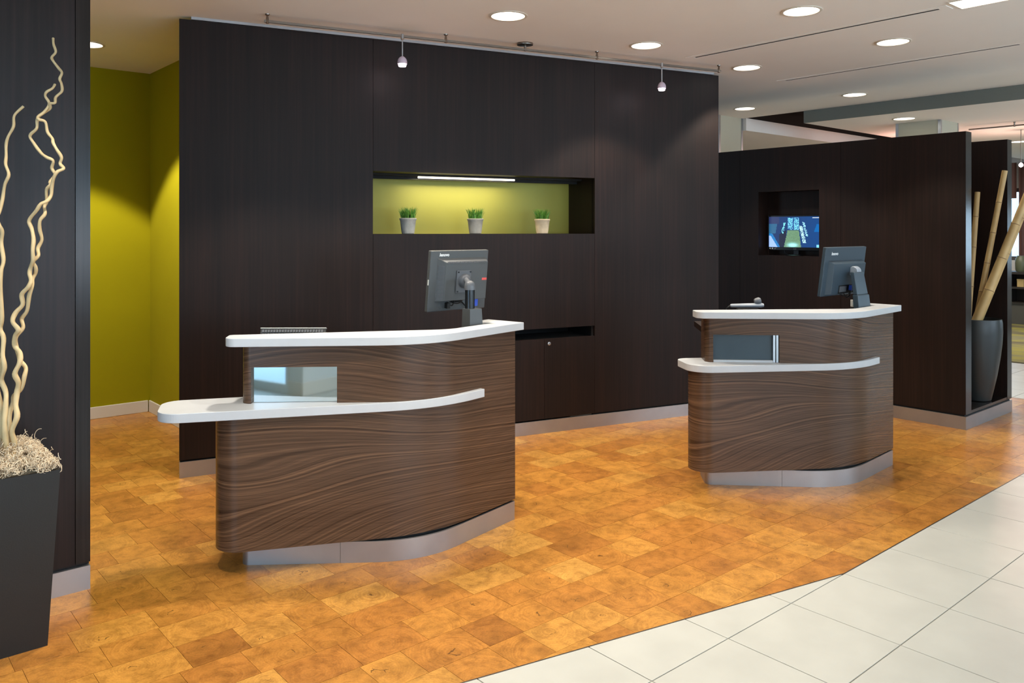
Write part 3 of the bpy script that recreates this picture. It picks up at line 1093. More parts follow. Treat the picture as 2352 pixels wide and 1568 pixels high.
obj('stand_box', bx.xf(c_), 'plastic', mon, bevel=0.002)
lt = text_mb('lenovo', 0.024, 0.12).xf(M @ Matrix.Translation((-w2 + 0.058, -0.0105, h2 - 0.030)) @ Matrix.Rotation(R(90), 4, 'X'))
obj('lettering', lt, 'letter_white', mon)
obj('red_label', MB().box(0.138, 0.172, -0.0458, -0.0448, 0.002, 0.015).xf(M), 'sticker_red', mon, label='small red label')
obj('side_key', MB().box(-w2 - 0.0012, -w2 + 0.004, -0.006, 0.002, -0.020, 0.010).xf(M), 'white_plastic', mon)
obj('video_plug', MB().box(0.100, 0.126, -0.038, -0.010, -h2 + 0.022, -h2 + 0.062).xf(M), 'vga_blue', mon, label='blue video plug')
cbm = MB()
for i, (x0, dx) in enumerate(((-0.075, 0.05), (-0.05, 0.09), (-0.03, 0.08))):
    pts = [M @ Vector((x0 + dx * t, -0.014 - 0.016 * math.sin(math.pi * t), -h2 + 0.052 - 0.03 * math.sin(math.pi * t) * (1 - 0.4 * i) + 0.02 * t)) for t in [j / 8 for j in range(9)]]
    cbm.tube(pts, 0.0035, 6)
pts = [M @ Vector((0.02, -0.02, -h2 + 0.05)), M @ Vector((0.06, -0.035, -h2 + 0.01)), Vector((st1.x + 0.03, st1.y + 0.05, 1.04)), Vector((st1.x + 0.03, st1.y + 0.06, 0.969))]
cbm.tube(pts, 0.004, 6)
obj('cables', cbm, 'cable', mon, smooth=True)
obj('power_plug', MB().box(-0.087, -0.066, -0.034, -0.010, -h2 + 0.018, -h2 + 0.048).xf(M), 'cable', mon)

# --- the wide monitor on a slanted flat stand (right desk)
pc2 = at(1936, 622, 5.47)
sb = at(1984, 704, 5.37)
mon = thing('monitor', 'wide monitor seen from behind on a slanted flat stand, right desk', 'monitor', (sb.x, sb.y, 0.965), 0)
w2, h2 = 0.262, 0.164
M = tiltM(pc2.x, pc2.y, pc2.z, R(-1.5), R(7.5))
obj('casing', MB().box(-w2, w2, -0.008, 0.016, -h2, h2).xf(M), 'plastic_blue', mon, bevel=0.004)
obj('screen', MB().box(-w2 + 0.014, w2 - 0.014, 0.0162, 0.017, -h2 + 0.018, h2 - 0.014).xf(M), 'plastic_black', mon)
m = frustum(MB(), -w2 + 0.050, w2 - 0.035, -h2 + 0.010, h2 - 0.088, -0.007, -w2 + 0.075, w2 - 0.040, -h2 + 0.016, h2 - 0.108, -0.038)
hs = obj('rear_housing', m.xf(M), 'plastic_blue', mon, bevel=0.002)
obj('socket_recess', MB().box(-0.10, 0.14, -0.0392, -0.0382, -h2 + 0.020, -h2 + 0.075).xf(M), 'black_gap', hs)
obj('rating_label', MB().box(-0.09, 0.0, -0.0402, -0.0393, -h2 + 0.030, -h2 + 0.068).xf(M), 'plastic_light', hs)
obj('video_plug', MB().box(0.030, 0.060, -0.060, -0.0385, -h2 + 0.040, -h2 + 0.074).xf(M), 'vga_blue', mon, label='blue video plug')
cbm = MB()
for dx, dz in ((0.02, 0.05), (-0.04, 0.04)):
    cbm.tube([M @ Vector((0.045 + dx * t * 1.0 - 0.12 * t, -0.05 - 0.012 * math.sin(math.pi * t), -h2 + 0.045 - dz * math.sin(math.pi * t * 0.9))) for t in [j / 8 for j in range(9)]], 0.0035, 6)
obj('cables', cbm, 'cable', mon, smooth=True)
lt = text_mb('lenovo', 0.030, 0.12).xf(M @ Matrix.Translation((-w2 + 0.075, -0.0085, h2 - 0.052)) @ Matrix.Rotation(R(90), 4, 'X'))
obj('lettering', lt, 'letter_white', mon)
hp = M @ Vector((0.052, -0.038, 0.004))
obj('hinge_knob', MB().lathe([(0.030, -0.03), (0.034, -0.02), (0.034, 0.02), (0.030, 0.03)], 24).xf(Matrix.Translation(hp + Vector((0, -0.018, 0))) @ Matrix.Rotation(R(90), 4, 'Y')), 'silver_plastic', mon, smooth=True)
# stand: short bracket then a broad slanted blade down to the work surface
top_z = at(1975, 624, 5.42).z


def blade(pa, pb, w, th, m):
    d = Vector((pb.x - pa.x, pb.y - pa.y, pb.z - pa.z))
    vs = []
    for p_, ww in ((pa, w[0]), (pb, w[1])):
        for sx, sy in ((-1, -1), (1, -1), (1, 1), (-1, 1)):
            vs.append((p_.x + sx * ww / 2, p_.y + sy * th / 2, p_.z))
    m.add(vs, [(0, 1, 2, 3), (7, 6, 5, 4), (0, 4, 5, 1), (1, 5, 6, 2), (2, 6, 7, 3), (3, 7, 4, 0)])
    return m


ta = at(1968, 624, 5.43); mid = at(1977, 676, 5.41); bt = at(1984, 722, 5.39)
bt.z = 0.975
obj('stand_neck', blade(ta, mid, (0.135, 0.150), 0.030, MB()), 'plastic_blue', mon, bevel=0.006)
obj('stand_foot', blade(mid, bt, (0.158, 0.172), 0.040, MB()), 'plastic_blue', mon, bevel=0.006)
obj('stand_base', MB().box(bt.x - 0.10, bt.x + 0.10, bt.y + 0.0, bt.y + 0.16, 0.9655, 0.976), 'plastic_blue', mon, bevel=0.003)

# --- security monitor in the divider niche
sm = thing('security_monitor', 'flat monitor in the divider niche showing a blue-lit shop aisle', 'monitor', (7.03, 4.10, NA), 0)
SV0, SV1, SZ0, SZ1 = 3.792, 4.368, 1.395, 1.729
obj('bezel', MB().box(7.012, 7.045, SV0, SV1, SZ0, SZ1), 'plastic_black', sm, bevel=0.003)


def picture(x, y):
    """colour of the security picture at x, y in 0..1 (y down)"""
    r_ = random.Random(int(x * 97) * 131 + int(y * 61))
    c = (0.004, 0.02 + 0.03 * x, 0.09 + 0.10 * x)
    if y < 0.23 and x < 0.2:
        c = (0.02, 0.03, 0.10)
    if x < 0.16 - 0.10 * max(0, (y - 0.23)) and 0.23 < y < 0.55:
        c = (0.02, 0.10, 0.20)
    if x > 0.90 - (y - 0.25) * 0.2 and 0.25 < y < 0.5:
        c = (0.0, 0.11, 0.36)
    if 0.2 < x < 0.33 and y > 0.45 + (0.33 - x):
        c = (0.008, 0.01, 0.03)
    if 0.36 < x < 0.575 and 0.03 < y < 0.43:
        v = r_.random()
        c = (0.25 * v, 0.75 * v + 0.1, 1.0 * v + 0.2) if v > 0.42 and not (0.455 < x < 0.475) else (0.01, 0.05, 0.2)
    fl0, fl1 = 0.36 - 0.07 * (y - 0.45) / 0.55, 0.575 + 0.04 * (y - 0.45) / 0.55
    if y > 0.45 and fl0 < x < fl1:
        v = 0.8 + 0.3 * r_.random()
        c = (0.13 * v, 0.25 * v, 0.14 * v)
        b_ = math.exp(-((x - 0.42) ** 2 + (y - 0.93) ** 2) / 0.004) + math.exp(-((x - 0.49) ** 2 + (y - 0.93) ** 2) / 0.004)
        c = (c[0] + 0.2 * b_, c[1] + 0.5 * b_, c[2] + 0.6 * b_)
    if abs(x - (0.62 + 0.05 * (y - 0.4) / 0.4)) < 0.03 and 0.3 < y < 0.85 and r_.random() > 0.25:
        c = (0.45, 0.75, 0.8)
    if abs(x - (0.69 + 0.06 * (y - 0.4) / 0.4)) < 0.02 and 0.17 < y < 0.65 and r_.random() > 0.35:
        c = (0.3, 0.65, 0.8)
    if abs(x - 0.285 - 0.02 * math.sin(y * 9)) < 0.018 and 0.2 < y < 0.55 and r_.random() > 0.3:
        c = (0.2, 0.7, 0.75)
    if y > 0.62 and x < 0.03 + (y - 0.62) * 0.36:
        c = (0.30, 0.45, 0.95)
    elif y > 0.55 and x < 0.08 + (y - 0.6) * 0.34:
        c = (0.01, 0.16, 0.42)
    if x > 0.90 and y > 0.91:
        c = (0.2, 0.6, 0.85)
    if 0.82 < x < 0.965 and 0.035 < y < 0.055:
        c = (0.8, 0.85, 0.9)
    return c


NX, NY = 96, 56
pv = MB()
sa, sbb, za, zb_ = SV1 - 0.014, SV0 + 0.012, SZ1 - 0.014, SZ0 + 0.030
for j in range(NY + 1):
    for i in range(NX + 1):
        pv.v.append((7.0115, sa + (sbb - sa) * i / NX, za + (zb_ - za) * j / NY))
cols = []
for j in range(NY):
    for i in range(NX):
        a = j * (NX + 1) + i
        pv.f.append((a, a + NX + 1, a + NX + 2, a + 1))
        cols.append(picture((i + 0.5) / NX, (j + 0.5) / NY))
o = obj('screen', pv, 'screen_picture', sm)
ca = o.data.color_attributes.new('picture', 'FLOAT_COLOR', 'CORNER')
for p_ in o.data.polygons:
    for li in p_.loop_indices:
        ca.data[li].color = cols[p_.index] + (1,)
Mt = Matrix(((0, 0, -1, 7.0112), (-1, 0, 0, 0), (0, 1, 0, 0), (0, 0, 0, 1)))
lt = text_mb('AOC', 0.014).xf(Matrix.Translation((0, (SV0 + SV1) / 2 + 0.016, SZ0 + 0.009)) @ Mt)
obj('lettering', lt, 'plastic_light', sm)
ic = MB()
for a_, w_ in ((0.02, 0.012), (0.045, 0.012)):
    ic.box(7.0108, 7.0114, SV1 - a_ - w_, SV1 - a_, SZ0 + 0.012, SZ0 + 0.022)
ic.add([(7.0110, SV1 - 0.072, SZ0 + 0.016), (7.0110, SV1 - 0.078, SZ0 + 0.010), (7.0110, SV1 - 0.094, SZ0 + 0.026), (7.0110, SV1 - 0.078, SZ0 + 0.014)], [(0, 1, 2, 3)])
obj('menu_icons', ic, 'white_plastic', sm)
obj('neck', MB().box(7.025, 7.050, 4.05, 4.10, NA + 0.008, SZ0 + 0.02), 'plastic_black', sm)
obj('foot', MB().lathe([(0.075, 0), (0.078, 0.004), (0.070, 0.009), (0.02, 0.012)], 32, (7.0, 4.075, NA + 0.0005)).xf(Matrix.Identity(4)), 'plastic_black', sm, smooth=True)
cbm = MB().tube([(7.05, 4.22, SZ0 + 0.03), (7.055, 4.21, 1.37), (7.05, 4.17, 1.352), (7.045, 4.11, 1.350)], 0.004, 6)
obj('cable', cbm, 'cable', sm, smooth=True)

# ================================================================== THINGS ON THE DESKS
kc = at(674.5, 752, 4.24)
kb = thing('keyboard', 'black keyboard propped up behind the left desk counter', 'keyboard', (kc.x, kc.y, 0.965), R(-39.5))
Mk = Matrix.Translation((0, 0, 0.105)) @ Matrix.Rotation(R(52), 4, 'X')
obj('case', MB().box(-0.17, 0.17, -0.006, 0.010, -0.105, 0.0).box(-0.168, 0.168, -0.0075, -0.0055, -0.006, 0.0).xf(Matrix.Translation((0, 0, 0.103)) @ Matrix.Rotation(R(-20), 4, 'X')), 'key_black', kb, world=False, bevel=0.002)
ky = MB()
for r_ in range(5):
    for c_i in range(22):
        x_ = -0.160 + c_i * 0.01455
        ky.box(x_, x_ + 0.0115, -0.014, -0.006, -0.022 - r_ * 0.019, -0.008 - r_ * 0.019)
obj('keys', ky.xf(Matrix.Translation((0, 0, 0.103)) @ Matrix.Rotation(R(-20), 4, 'X')), 'plastic_light', kb, world=False, bevel=0.001)
obj('rim', MB().box(-0.1715, 0.1715, -0.008, 0.011, 0.0, 0.004).xf(Matrix.Translation((0, 0, 0.103)) @ Matrix.Rotation(R(-20), 4, 'X')), 'white_plastic', kb, world=False, bevel=0.0015)
obj('prop', MB().box(-0.12, 0.12, 0.0, 0.05, 0.0005, 0.030), 'key_black', kb, world=False)

hc = at(1718, 703, 5.32)
sc_ = thing('card_scanner', 'grey handheld scanner resting on its cradle behind the right desk counter', 'scanner', (hc.x, hc.y, 0.965), R(-44))
zc = hc.z - 0.965
obj('cradle', MB().box(-0.07, 0.07, -0.03, 0.03, 0.0005, zc - 0.015), 'cable', sc_, world=False, bevel=0.004)
bd = MB()
prof = [(-0.115, 0.010, 0.014), (-0.105, 0.018, 0.017), (0.03, 0.022, 0.020), (0.085, 0.024, 0.022), (0.10, 0.018, 0.016)]
vs = []
for x_, ry, rz_ in prof:
    for k_ in range(12):
        q = 2 * math.pi * k_ / 12
        vs.append((x_, ry * math.cos(q), zc + 0.003 + rz_ * 0.72 * math.sin(q) + 0.004 * (x_ + 0.1) / 0.2))
fs = [(i * 12 + k_, i * 12 + (k_ + 1) % 12, (i + 1) * 12 + (k_ + 1) % 12, (i + 1) * 12 + k_) for i in range(4) for k_ in range(12)]
fs += [tuple(range(11, -1, -1)), tuple(48 + k_ for k_ in range(12))]
bd.add(vs, fs)
obj('body', bd, 'silver_plastic', sc_, smooth=True, world=False)
hd = MB().lathe([(0.004, -0.024), (0.016, -0.021), (0.021, -0.012), (0.023, 0.0), (0.022, 0.012), (0.016, 0.021), (0.004, 0.024)], 20).xf(
    Matrix.Translation((0.062, 0, zc + 0.034)) @ Matrix.Rotation(R(75), 4, 'Y'))
obj('scan_head', hd, 'plastic_light', sc_, smooth=True, world=False)
obj('tail_grip', MB().tube([(-0.11, 0, zc + 0.002), (-0.125, 0, zc - 0.004), (-0.14, 0.01, zc - 0.02), (-0.13, 0.015, 0.004)], [0.008, 0.006, 0.004, 0.004], 8), 'cable', sc_, smooth=True, world=False)

ac = at(1962, 703, 5.60)
ad = thing('power_adapter', 'small white box with a dark lower part beside the slanted monitor stand', 'adapter', (ac.x, ac.y, 0.965), R(-38))
obj('lid', MB().box(-0.019, 0.019, -0.018, 0.018, 0.09, 0.138), 'white_plastic', ad, world=False, bevel=0.002)
obj('lower_part', MB().box(-0.018, 0.018, -0.017, 0.017, 0.0005, 0.09), 'key_black', ad, world=False)

# ================================================================== POTS OF GRASS
def make_pot(label, mat, s, seed, group='potted grass in the wall niche'):
    p_ = wl(s, 0.13, NZ0)
    t = thing('potted_grass', label, 'plant', tuple(p_), 0.0)
    k_ = dict(world=False)
    obj('pot', MB().lathe([(0.041, 0.0005), (0.046, 0.004), (0.050, 0.03), (0.0585, 0.10), (0.0625, 0.104), (0.0635, 0.114), (0.0600, 0.117), (0.056, 0.114), (0.053, 0.095)], 36, cap=False), mat, t, smooth=True, **k_)
    obj('soil', MB().lathe([(0.001, 0.106), (0.0545, 0.104)], 24, cap=False).cyl((0, 0, 0), 0.040, 0.0006, 0.002, 24), 'soil', t, **k_)
    rg = random.Random(seed)
    gm = MB()
    for i in range(230):
        r0 = 0.050 * math.sqrt(rg.random()); a = rg.random() * 6.283
        x, y = r0 * math.cos(a), r0 * math.sin(a)
        h = rg.uniform(0.06, 0.098) * (1.05 - 0.1 * rg.random())
        lean = 0.10 + 0.30 * r0 / 0.05
        dx, dy = math.cos(a) * lean * h * rg.uniform(0.2, 1.1) + rg.uniform(-.010, .010), math.sin(a) * lean * h * rg.uniform(0.2, 1.1) + rg.uniform(-.010, .010)
        b = rg.random() * 3.14
        wx, wy = math.cos(b) * 0.0022, math.sin(b) * 0.0022
        pts = []
        for t_ in (0, 0.5, 0.85, 1.0):
            f_ = t_ * t_
            ww = 1 - 0.85 * t_ ** 3
            c_ = (x + dx * f_, y + dy * f_, 0.103 + h * t_)
            pts += [(c_[0] - wx * ww, c_[1] - wy * ww, c_[2]), (c_[0] + wx * ww, c_[1] + wy * ww, c_[2])]
        gm.add(pts, [(0, 1, 3, 2), (2, 3, 5, 4), (4, 5, 7, 6)])
    obj('grass', gm, 'grass_blade', t, kind='stuff', **k_)
    t['group'] = group


make_pot('leftmost of three potted grasses in the green niche, pale grey pot', 'pot_grey', 1.572, 1)
make_pot('middle of three potted grasses in the green niche, brownish grey pot', 'pot_mid', 2.112, 2)
make_pot('rightmost of three potted grasses in the green niche, cream tan pot', 'pot_tan', 2.692, 3)

# ================================================================== PLANTER AND WILLOW
PX, PY = 0.662, 3.4968           # its near right bottom corner
B0, FL_, PH = 0.335, 0.036, 0.672
pl = thing('planter', 'tall black tapered square planter filled with dry moss, beside the dark column', 'planter', (PX - B0 / 2, PY + B0 / 2, 0))
m = MB()
bx0, bx1, by0, by1 = PX - B0, PX, PY, PY + B0
o_ = [(bx0, by0), (bx1, by0), (bx1, by1), (bx0, by1)]
t_ = [(bx0 - FL_, by0 - FL_), (bx1 + FL_, by0 - FL_), (bx1 + FL_, by1 + FL_), (bx0 - FL_, by1 + FL_)]
i_ = [(x + (0.012 if x < PX - B0 / 2 else -0.012), y + (0.012 if y < PY + B0 / 2 else -0.012)) for x, y in t_]
i2 = [(x + (0.014 if x < PX - B0 / 2 else -0.014), y + (0.014 if y < PY + B0 / 2 else -0.014)) for x, y in i_]
vs = [(x, y, 0.0) for x, y in o_] + [(x, y, PH) for x, y in t_] + [(x, y, PH) for x, y in i_] + [(x, y, PH - 0.12) for x, y in i2]
fs = [(3, 2, 1, 0)]
for k_ in range(4):
    n_ = (k_ + 1) % 4
    fs += [(k_, n_, 4 + n_, 4 + k_), (4 + k_, 4 + n_, 8 + n_, 8 + k_), (8 + k_, 8 + n_, 12 + n_, 12 + k_)]
fs.append((12, 13, 14, 15))
m.add(vs, fs)
obj('box', m, 'planter_black', pl)
cxp, cyp = PX - B0 / 2, PY + B0 / 2
hw = B0 / 2 + FL_ - 0.014
m = MB()
NG = 14
for j in range(NG + 1):
    for i in range(NG + 1):
        a, b = i / NG * 2 - 1, j / NG * 2 - 1
        e = max(abs(a), abs(b))
        m.v.append((cxp + a * hw, cyp + b * hw, PH - 0.025 + 0.085 * (1 - e ** 2.2) + 0.012 * math.sin(a * 9 + b * 4) * math.cos(b * 8)))
for j in range(NG):
    for i in range(NG):
        k_ = j * (NG + 1) + i
        m.f.append((k_, k_ + 1, k_ + NG + 2, k_ + NG + 1))
obj('moss_bed', m, 'moss_bed', pl, smooth=True)
rg = random.Random(5)
m = MB()
for i in range(2100):
    a, b = rg.uniform(-1, 1), rg.uniform(-1, 1)
    if i % 4 == 0:
        b = rg.uniform(-1, -0.7)
    if i % 4 == 1:
        a = rg.uniform(0.6, 1)
    e = max(abs(a), abs(b))
    base = Vector((cxp + a * (hw + 0.006), cyp + b * (hw + 0.006), PH + 0.002 + 0.080 * (1 - e ** 2.2) + rg.uniform(0, 0.022)))
    rr = rg.uniform(0.005, 0.016)
    ax = Vector((rg.uniform(-1, 1), rg.uniform(-1, 1), rg.uniform(-0.6, 0.6))).normalized()
    u_ = ax.orthogonal().normalized(); v_ = ax.cross(u_)
    turns = rg.uniform(0.5, 1.6) * 6.28
    ph = rg.random() * 6.28
    dr = Vector((rg.uniform(-1, 1), rg.uniform(-1, 1), rg.uniform(-0.3, 0.5))) * 0.02
    pts = [base + (u_ * math.cos(ph + turns * t) + v_ * math.sin(ph + turns * t)) * rr * (1 - 0.4 * t) + dr * t for t in [q / 12 for q in range(13)]]
    m.tube(pts, rg.uniform(0.0008, 0.0014), 3)
# stray wisps over the rim and above
for k_ in range(16):
    b0 = Vector((cxp + hw + 0.006, cyp - hw + rg.uniform(-0.005, 0.2), PH + 0.014)) if k_ < 7 else Vector((cxp + rg.uniform(-0.05, hw), cyp + rg.uniform(-hw, hw), PH + 0.05))
    up = -0.6 if k_ < 5 else 1
    pts = [b0 + Vector((0.008 * math.sin(t * 5 + k_) + 0.014 * t, 0.008 * math.cos(t * 6 + k_) - 0.010 * t, up * 0.042 * t + 0.006 * math.sin(t * 7 + k_))) for t in [q / 18 for q in range(19)]]
    m.tube(pts, 0.0011, 4)
obj('moss', m, 'moss', pl, kind='stuff')

SA = [(29, 1060), (30, 1043), (32, 1015), (27, 990), (39, 957), (36, 929), (39, 900), (42, 878), (34, 858), (45, 833), (46, 811), (34, 794), (35, 771), (42, 757), (29, 738), (36, 718), (52, 699), (50, 676), (65, 659), (71, 645), (68, 628),
      (71, 612), (76, 598), (75, 575), (77, 550), (73, 526), (67, 506), (84, 483), (94, 468), (107, 462), (117, 449), (119, 428), (124, 407), (132, 394), (146, 387), (138, 376), (141, 361), (130, 343), (122, 328), (120, 318), (109, 303), (104, 280), (89, 274), (87, 268), (101, 257), (113, 238), (104, 221), (107, 211), (120, 203), (126, 194)]
SB_ = [(20, 1060), (21, 1024), (22, 985), (22, 951), (29, 926), (32, 909), (49, 892), (56, 864), (59, 844), (46, 828), (42, 814), (36, 788), (38, 771), (53, 752), (50, 732), (62, 713), (67, 679), (74, 656), (74, 642), (81, 628),
       (82, 614), (76, 600), (88, 587), (87, 570), (96, 550), (91, 526), (92, 506), (103, 491), (102, 474), (107, 462), (107, 436), (116, 424), (115, 418), (126, 401), (119, 386), (122, 369), (107, 361), (94, 351), (77, 328), (69, 311), (84, 295), (85, 278), (88, 269), (100, 259), (115, 249), (115, 238), (126, 236), (128, 223), (142, 209), (141, 192), (137, 181), (142, 167), (134, 156), (122, 140), (119, 131), (128, 119), (123, 102), (122, 88)]
SC = [(17, 1055), (16, 1036), (11, 996), (10, 965), (13, 929), (13, 900), (3, 872), (10, 844), (6, 816), (8, 777), (1, 755), (4, 727), (1, 656), (2, 623), (8, 598), (3, 560), (5, 533), (-1, 518), (-7, 500), (0, 483), (6, 455), (11, 424), (20, 401), (13, 378), (14, 358), (14, 332), (19, 313), (31, 290), (33, 265), (54, 244)]
SD = [(3, 1058), (2, 1030), (5, 985), (4, 945), (-2, 915), (-6, 890), (-4, 868), (4, 845), (-4, 825), (-14, 800), (-10, 760), (-20, 720), (-16, 660), (-30, 600), (-24, 540), (-36, 480), (-30, 420), (-42, 360)]


def smooth_pts(pts, n=5):
    out = []
    for i in range(len(pts) - 1):
        p0, p1, p2, p3 = pts[max(0, i - 1)], pts[i], pts[i + 1], pts[min(len(pts) - 1, i + 2)]
        for k_ in range(n):
            t = k_ / n
            out.append(0.5 * ((2 * p1) + (p2 - p0) * t + (2 * p0 - 5 * p1 + 4 * p2 - p3) * t * t + (3 * p1 - p0 - 3 * p2 + p3) * t ** 3))
    out.append(pts[-1])
    return out


def branch(pix, d0, d1, r0, r1, ph, label):
    n = len(pix)
    pts = [at(x, y, d0 + (d1 - d0) * i / (n - 1) + 0.012 * math.sin(i * 1.3 + ph)) for i, (x, y) in enumerate(pix)]
    pts = smooth_pts(pts)
    k_ = len(pts)
    rad = [(r0 + (r1 - r0) * (i / (k_ - 1)) ** 0.8) * (1 + 0.08 * math.sin(i * 0.7 + ph)) for i in range(k_)]
    t = thing('willow_branch', label, 'branch', tuple(pts[0]), 0.0)
    obj('stem', MB().tube(pts, rad, 10), 'branch', t, smooth=True)
    t['group'] = 'curly willow in the planter'


branch(SA, 3.10, 3.16, 0.0108, 0.0046, 0.0, 'curly willow stem ending in a short side tip, twined with the tallest one')
branch(SB_, 3.13, 3.18, 0.0086, 0.0046, 2.2, 'tallest curly willow stem, its tip near the ceiling against the dark column')
branch(SC, 3.08, 3.14, 0.0105, 0.0048, 1.1, 'curly willow stem left of the twined pair with a bent tip lower down')
branch(SD, 3.12, 3.12, 0.0105, 0.0052, 0.4, 'leftmost curly willow stem, mostly cut off by the photo edge')

# ================================================================== VASE WITH BAMBOO
VX, VY, VZ = 7.525, 2.672, PZ0 + 0.022
vz_ = thing('floor_vase', 'tall matte black vase holding bamboo poles in the divider alcove', 'vase', (VX, VY, VZ))
prof = [(0.092, 0.0005), (0.102, 0.006), (0.122, 0.10), (0.146, 0.22), (0.168, 0.36), (0.182, 0.48), (0.188, 0.58), (0.186, 0.66), (0.180, 0.692), (0.174, 0.694), (0.172, 0.685), (0.176, 0.62), (0.165, 0.45), (0.02, 0.40)]
obj('body', MB().lathe(prof, 56, cap=False), 'vase_black', vz_, smooth=True, world=False)
obj('base_disc', MB().cyl((0, 0, 0), 0.092, 0.0006, 0.004, 40), 'vase_black', vz_, world=False)


def bamboo(p0, p1, r, label, nodes, taper=0.06):
    t = thing('bamboo_pole', label, 'bamboo', tuple(p0))
    d = p1 - p0
    L_ = d.length
    pts, rad = [], []
    marks = sorted(nodes)
    u_ = [0.0]
    for q in marks:
        u_ += [q - 0.012 / L_, q, q + 0.012 / L_]
    u_.append(1.0)
    for q in u_:
        pts.append(p0 + d * q)
        rad.append(r * (1.07 if q in marks else 1.0) * (1.0 - taper * q))
    cane = obj('cane', MB().tube(pts, rad, 16), 'bamboo', t, smooth=True)
    for q in marks:
        c = p0 + d * q
        dn = d.normalized()
        rq = r * (1.0 - taper * q)
        obj('node_ring', MB().tube([c - dn * 0.003, c, c + dn * 0.003], [rq * 1.05, rq * 1.10, rq * 1.05], 16), 'bamboo_node', t, smooth=True)
    t['group'] = 'bamboo poles in the black vase'


def bpt(px, py, dep, zmin=None):
    return at(px, py, dep)


bamboo(at(2238, 758, 6.86), at(2308, 392, 6.88), 0.0235, 'straight bamboo pole leaning right, its flat top against the back panel', [0.24, 0.42, 0.61, 0.80])
bamboo(at(2221, 775, 6.97), at(2245, 441, 7.02), 0.023, 'shortest bamboo pole, its top just past the front panel edge', [0.35, 0.62, 0.83])
bamboo(at(2231, 766, 6.83), at(2366, 430, 6.74), 0.040, 'thickest bamboo pole, leaning far right out of frame', [0.30, 0.52, 0.75], 0.3)
bamboo(at(2240, 764, 6.95), at(2378, 425, 6.83), 0.0195, 'slim bamboo pole running just under the thickest one', [0.28, 0.54, 0.78])

# ================================================================== CEILING FITTINGS
dl_src = None
dl_names = [
    ((3.347, 3.950), CEIL, 'round ceiling downlight above the wall between the two track spots'),
    ((4.658, 3.915), CEIL, 'round ceiling downlight right of the track canopy, near the first slot diffuser'),
    ((4.668, 2.671), CEIL, 'round ceiling downlight nearest the long light panel, largest in view'),
    ((5.937, 2.675), CEIL, 'round ceiling downlight between the two slot diffusers'),
    ((5.936, 3.897), CEIL, 'round ceiling downlight just off the feature wall end, by the track end'),
    ((7.906, 5.214), CEIL, 'round ceiling downlight above the white column by the dark ceiling slot'),
    ((7.939, 3.961), CEIL, 'round ceiling downlight past the second slot diffuser, before the lower ceiling'),
    ((1.496, 6.566), CEIL, 'round ceiling downlight in the olive corridor, half hidden by the dark column'),
    ((9.080, 3.968), 2.817, 'round ceiling downlight in the lower ceiling beside the far white column'),
    ((12.63, 3.96), 2.817, 'farthest round ceiling downlight, over the divider at the right edge'),
]
for (x, y), z, lab in dl_names:
    if dl_src is None:
        dl_src = thing('downlight', lab, 'light', (x, y, z), 0, 'round ceiling downlights')
        obj('trim_ring', MB().lathe([(0.106, -0.001), (0.124, -0.0005), (0.125, -0.004), (0.118, -0.007), (0.107, -0.006), (0.106, -0.001)], 48, cap=False), 'white_trim', dl_src, smooth=True, world=False)
        obj('lens', MB().lathe([(0.001, -0.0015), (0.107, -0.0018)], 48, cap=False), 'lamp_disc', dl_src, world=False)
    else:
        dup(dl_src, (x, y, z), 0, lab)
spots = [(d[0][0], d[0][1], d[1]) for d in dl_names]
spots += [(0.76, 2.67, CEIL), (2.05, 3.95, CEIL), (3.35, 2.67, CEIL), (2.05, 2.67, CEIL), (2.05, 1.4, CEIL), (7.9, 2.67, CEIL)]  # added unseen beams without fittings, partly to brighten the left floor and counter
for i, (x, y, z) in enumerate(spots):
    e = SPOT_E * {0: 1.2, 1: 1.15, 2: 0.85, 7: 2.6, 10: 1.5, 11: 1.9, 12: 0.55}.get(i, 1.0)
    lamp('downlight_and_fill_beam', 'SPOT', (x, y, z - 0.02), e, WARM, (0, 0, 0), spot_size=R(88 if i == 7 else 98), spot_blend=0.16 if i == 7 else 0.3, shadow_soft_size=0.07)


def slot(x, y0, y1, label):
    t = thing('slot_diffuser', label, 'vent', (x, (y0 + y1) / 2, CEIL), 0, 'linear slot diffusers')
    obj('frame', MB().box(x - 0.055, x - 0.015, y0 - 0.06, y1 + 0.06, CEIL - 0.004, CEIL - 0.0003).box(x + 0.015, x + 0.055, y0 - 0.06, y1 + 0.06, CEIL - 0.004, CEIL - 0.0003)
        .box(x - 0.015, x + 0.015, y0 - 0.06, y0, CEIL - 0.004, CEIL - 0.0003).box(x - 0.015, x + 0.015, y1, y1 + 0.06, CEIL - 0.004, CEIL - 0.0003), 'ceiling_paint', t)
    obj('slot', MB().box(x - 0.015, x + 0.015, y0, y1, CEIL - 0.002, CEIL - 0.0003), 'black_gap', t)


slot(5.27, 2.09, 3.93, 'long slot diffuser in the ceiling starting near the track light end')
slot(6.717, 2.10, 4.00, 'long slot diffuser in the ceiling farther from the feature wall')
t = thing('ceiling_panel_light', 'white rectangular light panel in the ceiling at the top right corner', 'light', (5.263, 1.40, CEIL))
obj('frame', MB().box(5.155, 5.163, 0.8, 2.0, CEIL - 0.006, CEIL - 0.0003).box(5.363, 5.371, 0.8, 2.0, CEIL - 0.006, CEIL - 0.0003).box(5.163, 5.363, 0.8, 0.808, CEIL - 0.006, CEIL - 0.0003).box(5.163, 5.363, 1.992, 2.0, CEIL - 0.006, CEIL - 0.0003), 'white_trim', t)
obj('lens', MB().box(5.163, 5.363, 0.808, 1.992, CEIL - 0.004, CEIL - 0.0004), 'lamp_disc', t)

